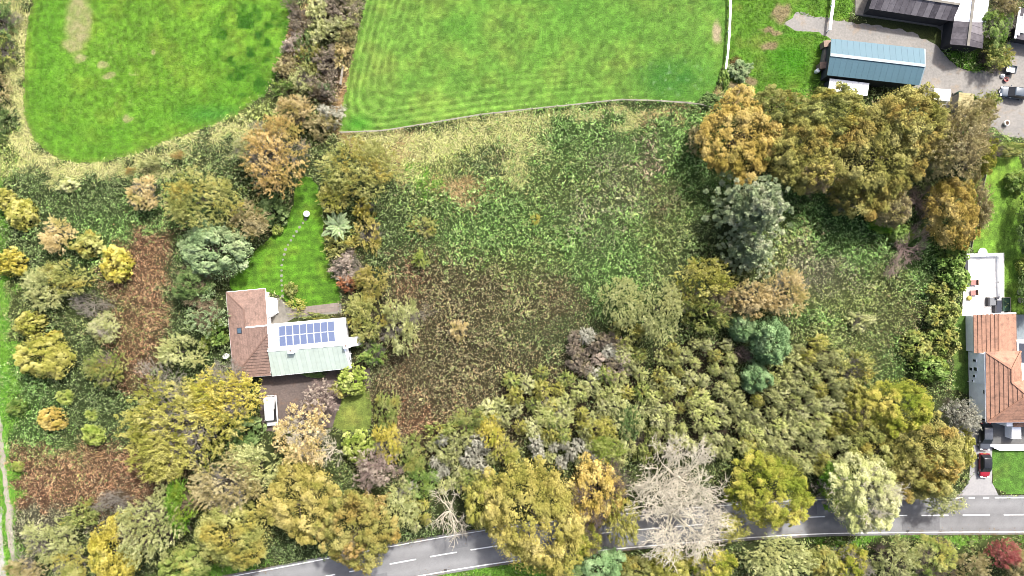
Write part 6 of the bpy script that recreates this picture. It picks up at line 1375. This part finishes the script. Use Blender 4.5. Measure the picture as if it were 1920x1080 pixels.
stuff('bracken', 'rusty brown dead bracken patches in the plot left of the bungalow', 'bracken', *canes(brack, per=8, ln=(.5, 1.0), leaf=(.1, .24), wr=.34, hs=.9))
# loose low leaves between the canes
n2 = int(4 * XW * YW * 13); X2 = rng.uniform(-XW, XW, n2); Y2 = rng.uniform(-YW, YW, n2); ok = free(X2, Y2) & ~inpoly(X2, Y2, pm(F3)); X2, Y2 = X2[ok], Y2[ok]; ok = ~under(X2, Y2, .6) | (rng.random(len(X2)) < .15); X2, Y2 = X2[ok], Y2[ok]
c2, k2 = ucol(X2, Y2, rng); gsy = np.isin(k2, [BK.index(b) for b in ('st', 'gs', 'tn')])
m = ~gsy; C = np.stack([X2[m], Y2[m], hfield(X2[m], Y2[m]) * rng.uniform(.15, .8, m.sum())], 1); Lf = rng.uniform(.12, .3, len(C))
stuff('ground_leaves', 'low leaves growing between the bramble canes', 'leaves', C, unit(np.array([0, 0, 1.]) + rng.normal(0, .5, C.shape)), rdirs(rng, len(C)), Lf, Lf * .6, c2[m] * rng.uniform(.6, 1.1, (len(C), 1)))
# dry grass: lying, thin blades
gx_ = np.concatenate([np.repeat(x[grassy], 3), np.repeat(X2[gsy], 2)]); gy_ = np.concatenate([np.repeat(y[grassy], 3), np.repeat(Y2[gsy], 2)]); gcx = np.concatenate([np.repeat(c[grassy], 3, 0), np.repeat(c2[gsy], 2, 0)])
gx_ = gx_ + rng.normal(0, .35, len(gx_)); gy_ = gy_ + rng.normal(0, .35, len(gy_)); ok = free(gx_, gy_); gx_, gy_, gcx = gx_[ok], gy_[ok], gcx[ok]
flow = fbm(gx_, gy_, 4, 411) * 12 + rng.normal(0, .5, len(gx_)); D = unit(np.stack([np.cos(flow), np.sin(flow), rng.uniform(-.1, .6, len(gx_))], 1))
C = np.stack([gx_, gy_, rng.uniform(.05, .4, len(gx_))], 1); Lf = rng.uniform(.4, 1.1, len(C))
stuff('dry_grass', 'straw coloured long grass on the field margins and plot edges', 'grass', C, unit(np.array([0, 0, 1.]) + rng.normal(0, .35, C.shape)), D, Lf, np.full(len(C), .07), gcx * rng.uniform(.9, 1.1, (len(C), 1)), False, 1.75)
# fallen leaves blown onto the edges of the road
s3 = rng.uniform(0, RS_[-1], 9000); o3 = (3.5 - np.abs(rng.normal(0, .55, 9000))) * rng.choice([-1, 1], 9000); cx3 = np.interp(s3, RS_, RC[:, 0]) + np.interp(s3, RS_, RN[:, 0]) * o3; cy3 = np.interp(s3, RS_, RC[:, 1]) + np.interp(s3, RS_, RN[:, 1]) * o3
ok = vnoise(cx3, cy3, 3, 77) > .4; C = np.stack([cx3[ok], cy3[ok], np.full(ok.sum(), .045)], 1); Lf = rng.uniform(.08, .2, len(C))
stuff('fallen_leaves', 'fallen brown leaves along both edges of the road', 'leaves', C, unit(np.array([0, 0, 1.]) + rng.normal(0, .2, C.shape)), rdirs(rng, len(C)), Lf, Lf * .6, np.array([(150, 120, 80), (176, 146, 90), (120, 100, 70)])[rng.integers(0, 3, len(C))].astype(float), False, 2.6)
# short turf blades on the pastures
GC, GD, GL, GK = [], [], [], []
for Pm, fcol, dens, th in FIELDS:
    if not dens: continue
    ax_ = np.array(Pm); x0_, y0_ = np.maximum(ax_.min(0), [-XW, -YW]); x1_, y1_ = np.minimum(ax_.max(0), [XW, YW + 4]); n3 = int((x1_ - x0_) * (y1_ - y0_) * dens)
    a_ = rng.uniform(x0_, x1_, n3); b_ = rng.uniform(y0_, y1_, n3); ok = inpoly(a_, b_, Pm) & ~inpoly(a_, b_, pm(YARD)); a_, b_ = a_[ok], b_[ok]
    GC.append(np.stack([a_, b_, np.full(len(a_), th * .42)], 1)); GK.append(fcol(a_, b_) * rng.uniform(.9, 1.1, (len(a_), 1))); GL.append(th * rng.uniform(.7, 1.7, len(a_)))
    f_ = fbm(a_, b_, 6, 421) * 9 + rng.normal(0, .7, len(a_)); GD.append(unit(np.stack([np.cos(f_), np.sin(f_), np.full(len(a_), .55)], 1)))
C = np.concatenate(GC); D = np.concatenate(GD); Lf = np.concatenate(GL); Kc = np.concatenate(GK)
stuff('turf', 'short green pasture grass', 'grass', C, unit(np.array([0, 0, 1.]) + rng.normal(0, .4, C.shape)), D, Lf, Lf * .5, Kc, False, 3.0)
print('TRIS', sum(len(o.data.polygons) * 2 for o in bpy.data.objects if o.type == 'MESH' and o.get('kind') == 'stuff'), 'PROTO', {k: [len(m.polygons) * 2 for m in v] for k, v in PROTO.items()}, 'OBJ', len(bpy.data.objects), 'TREES', len(CROWNS))
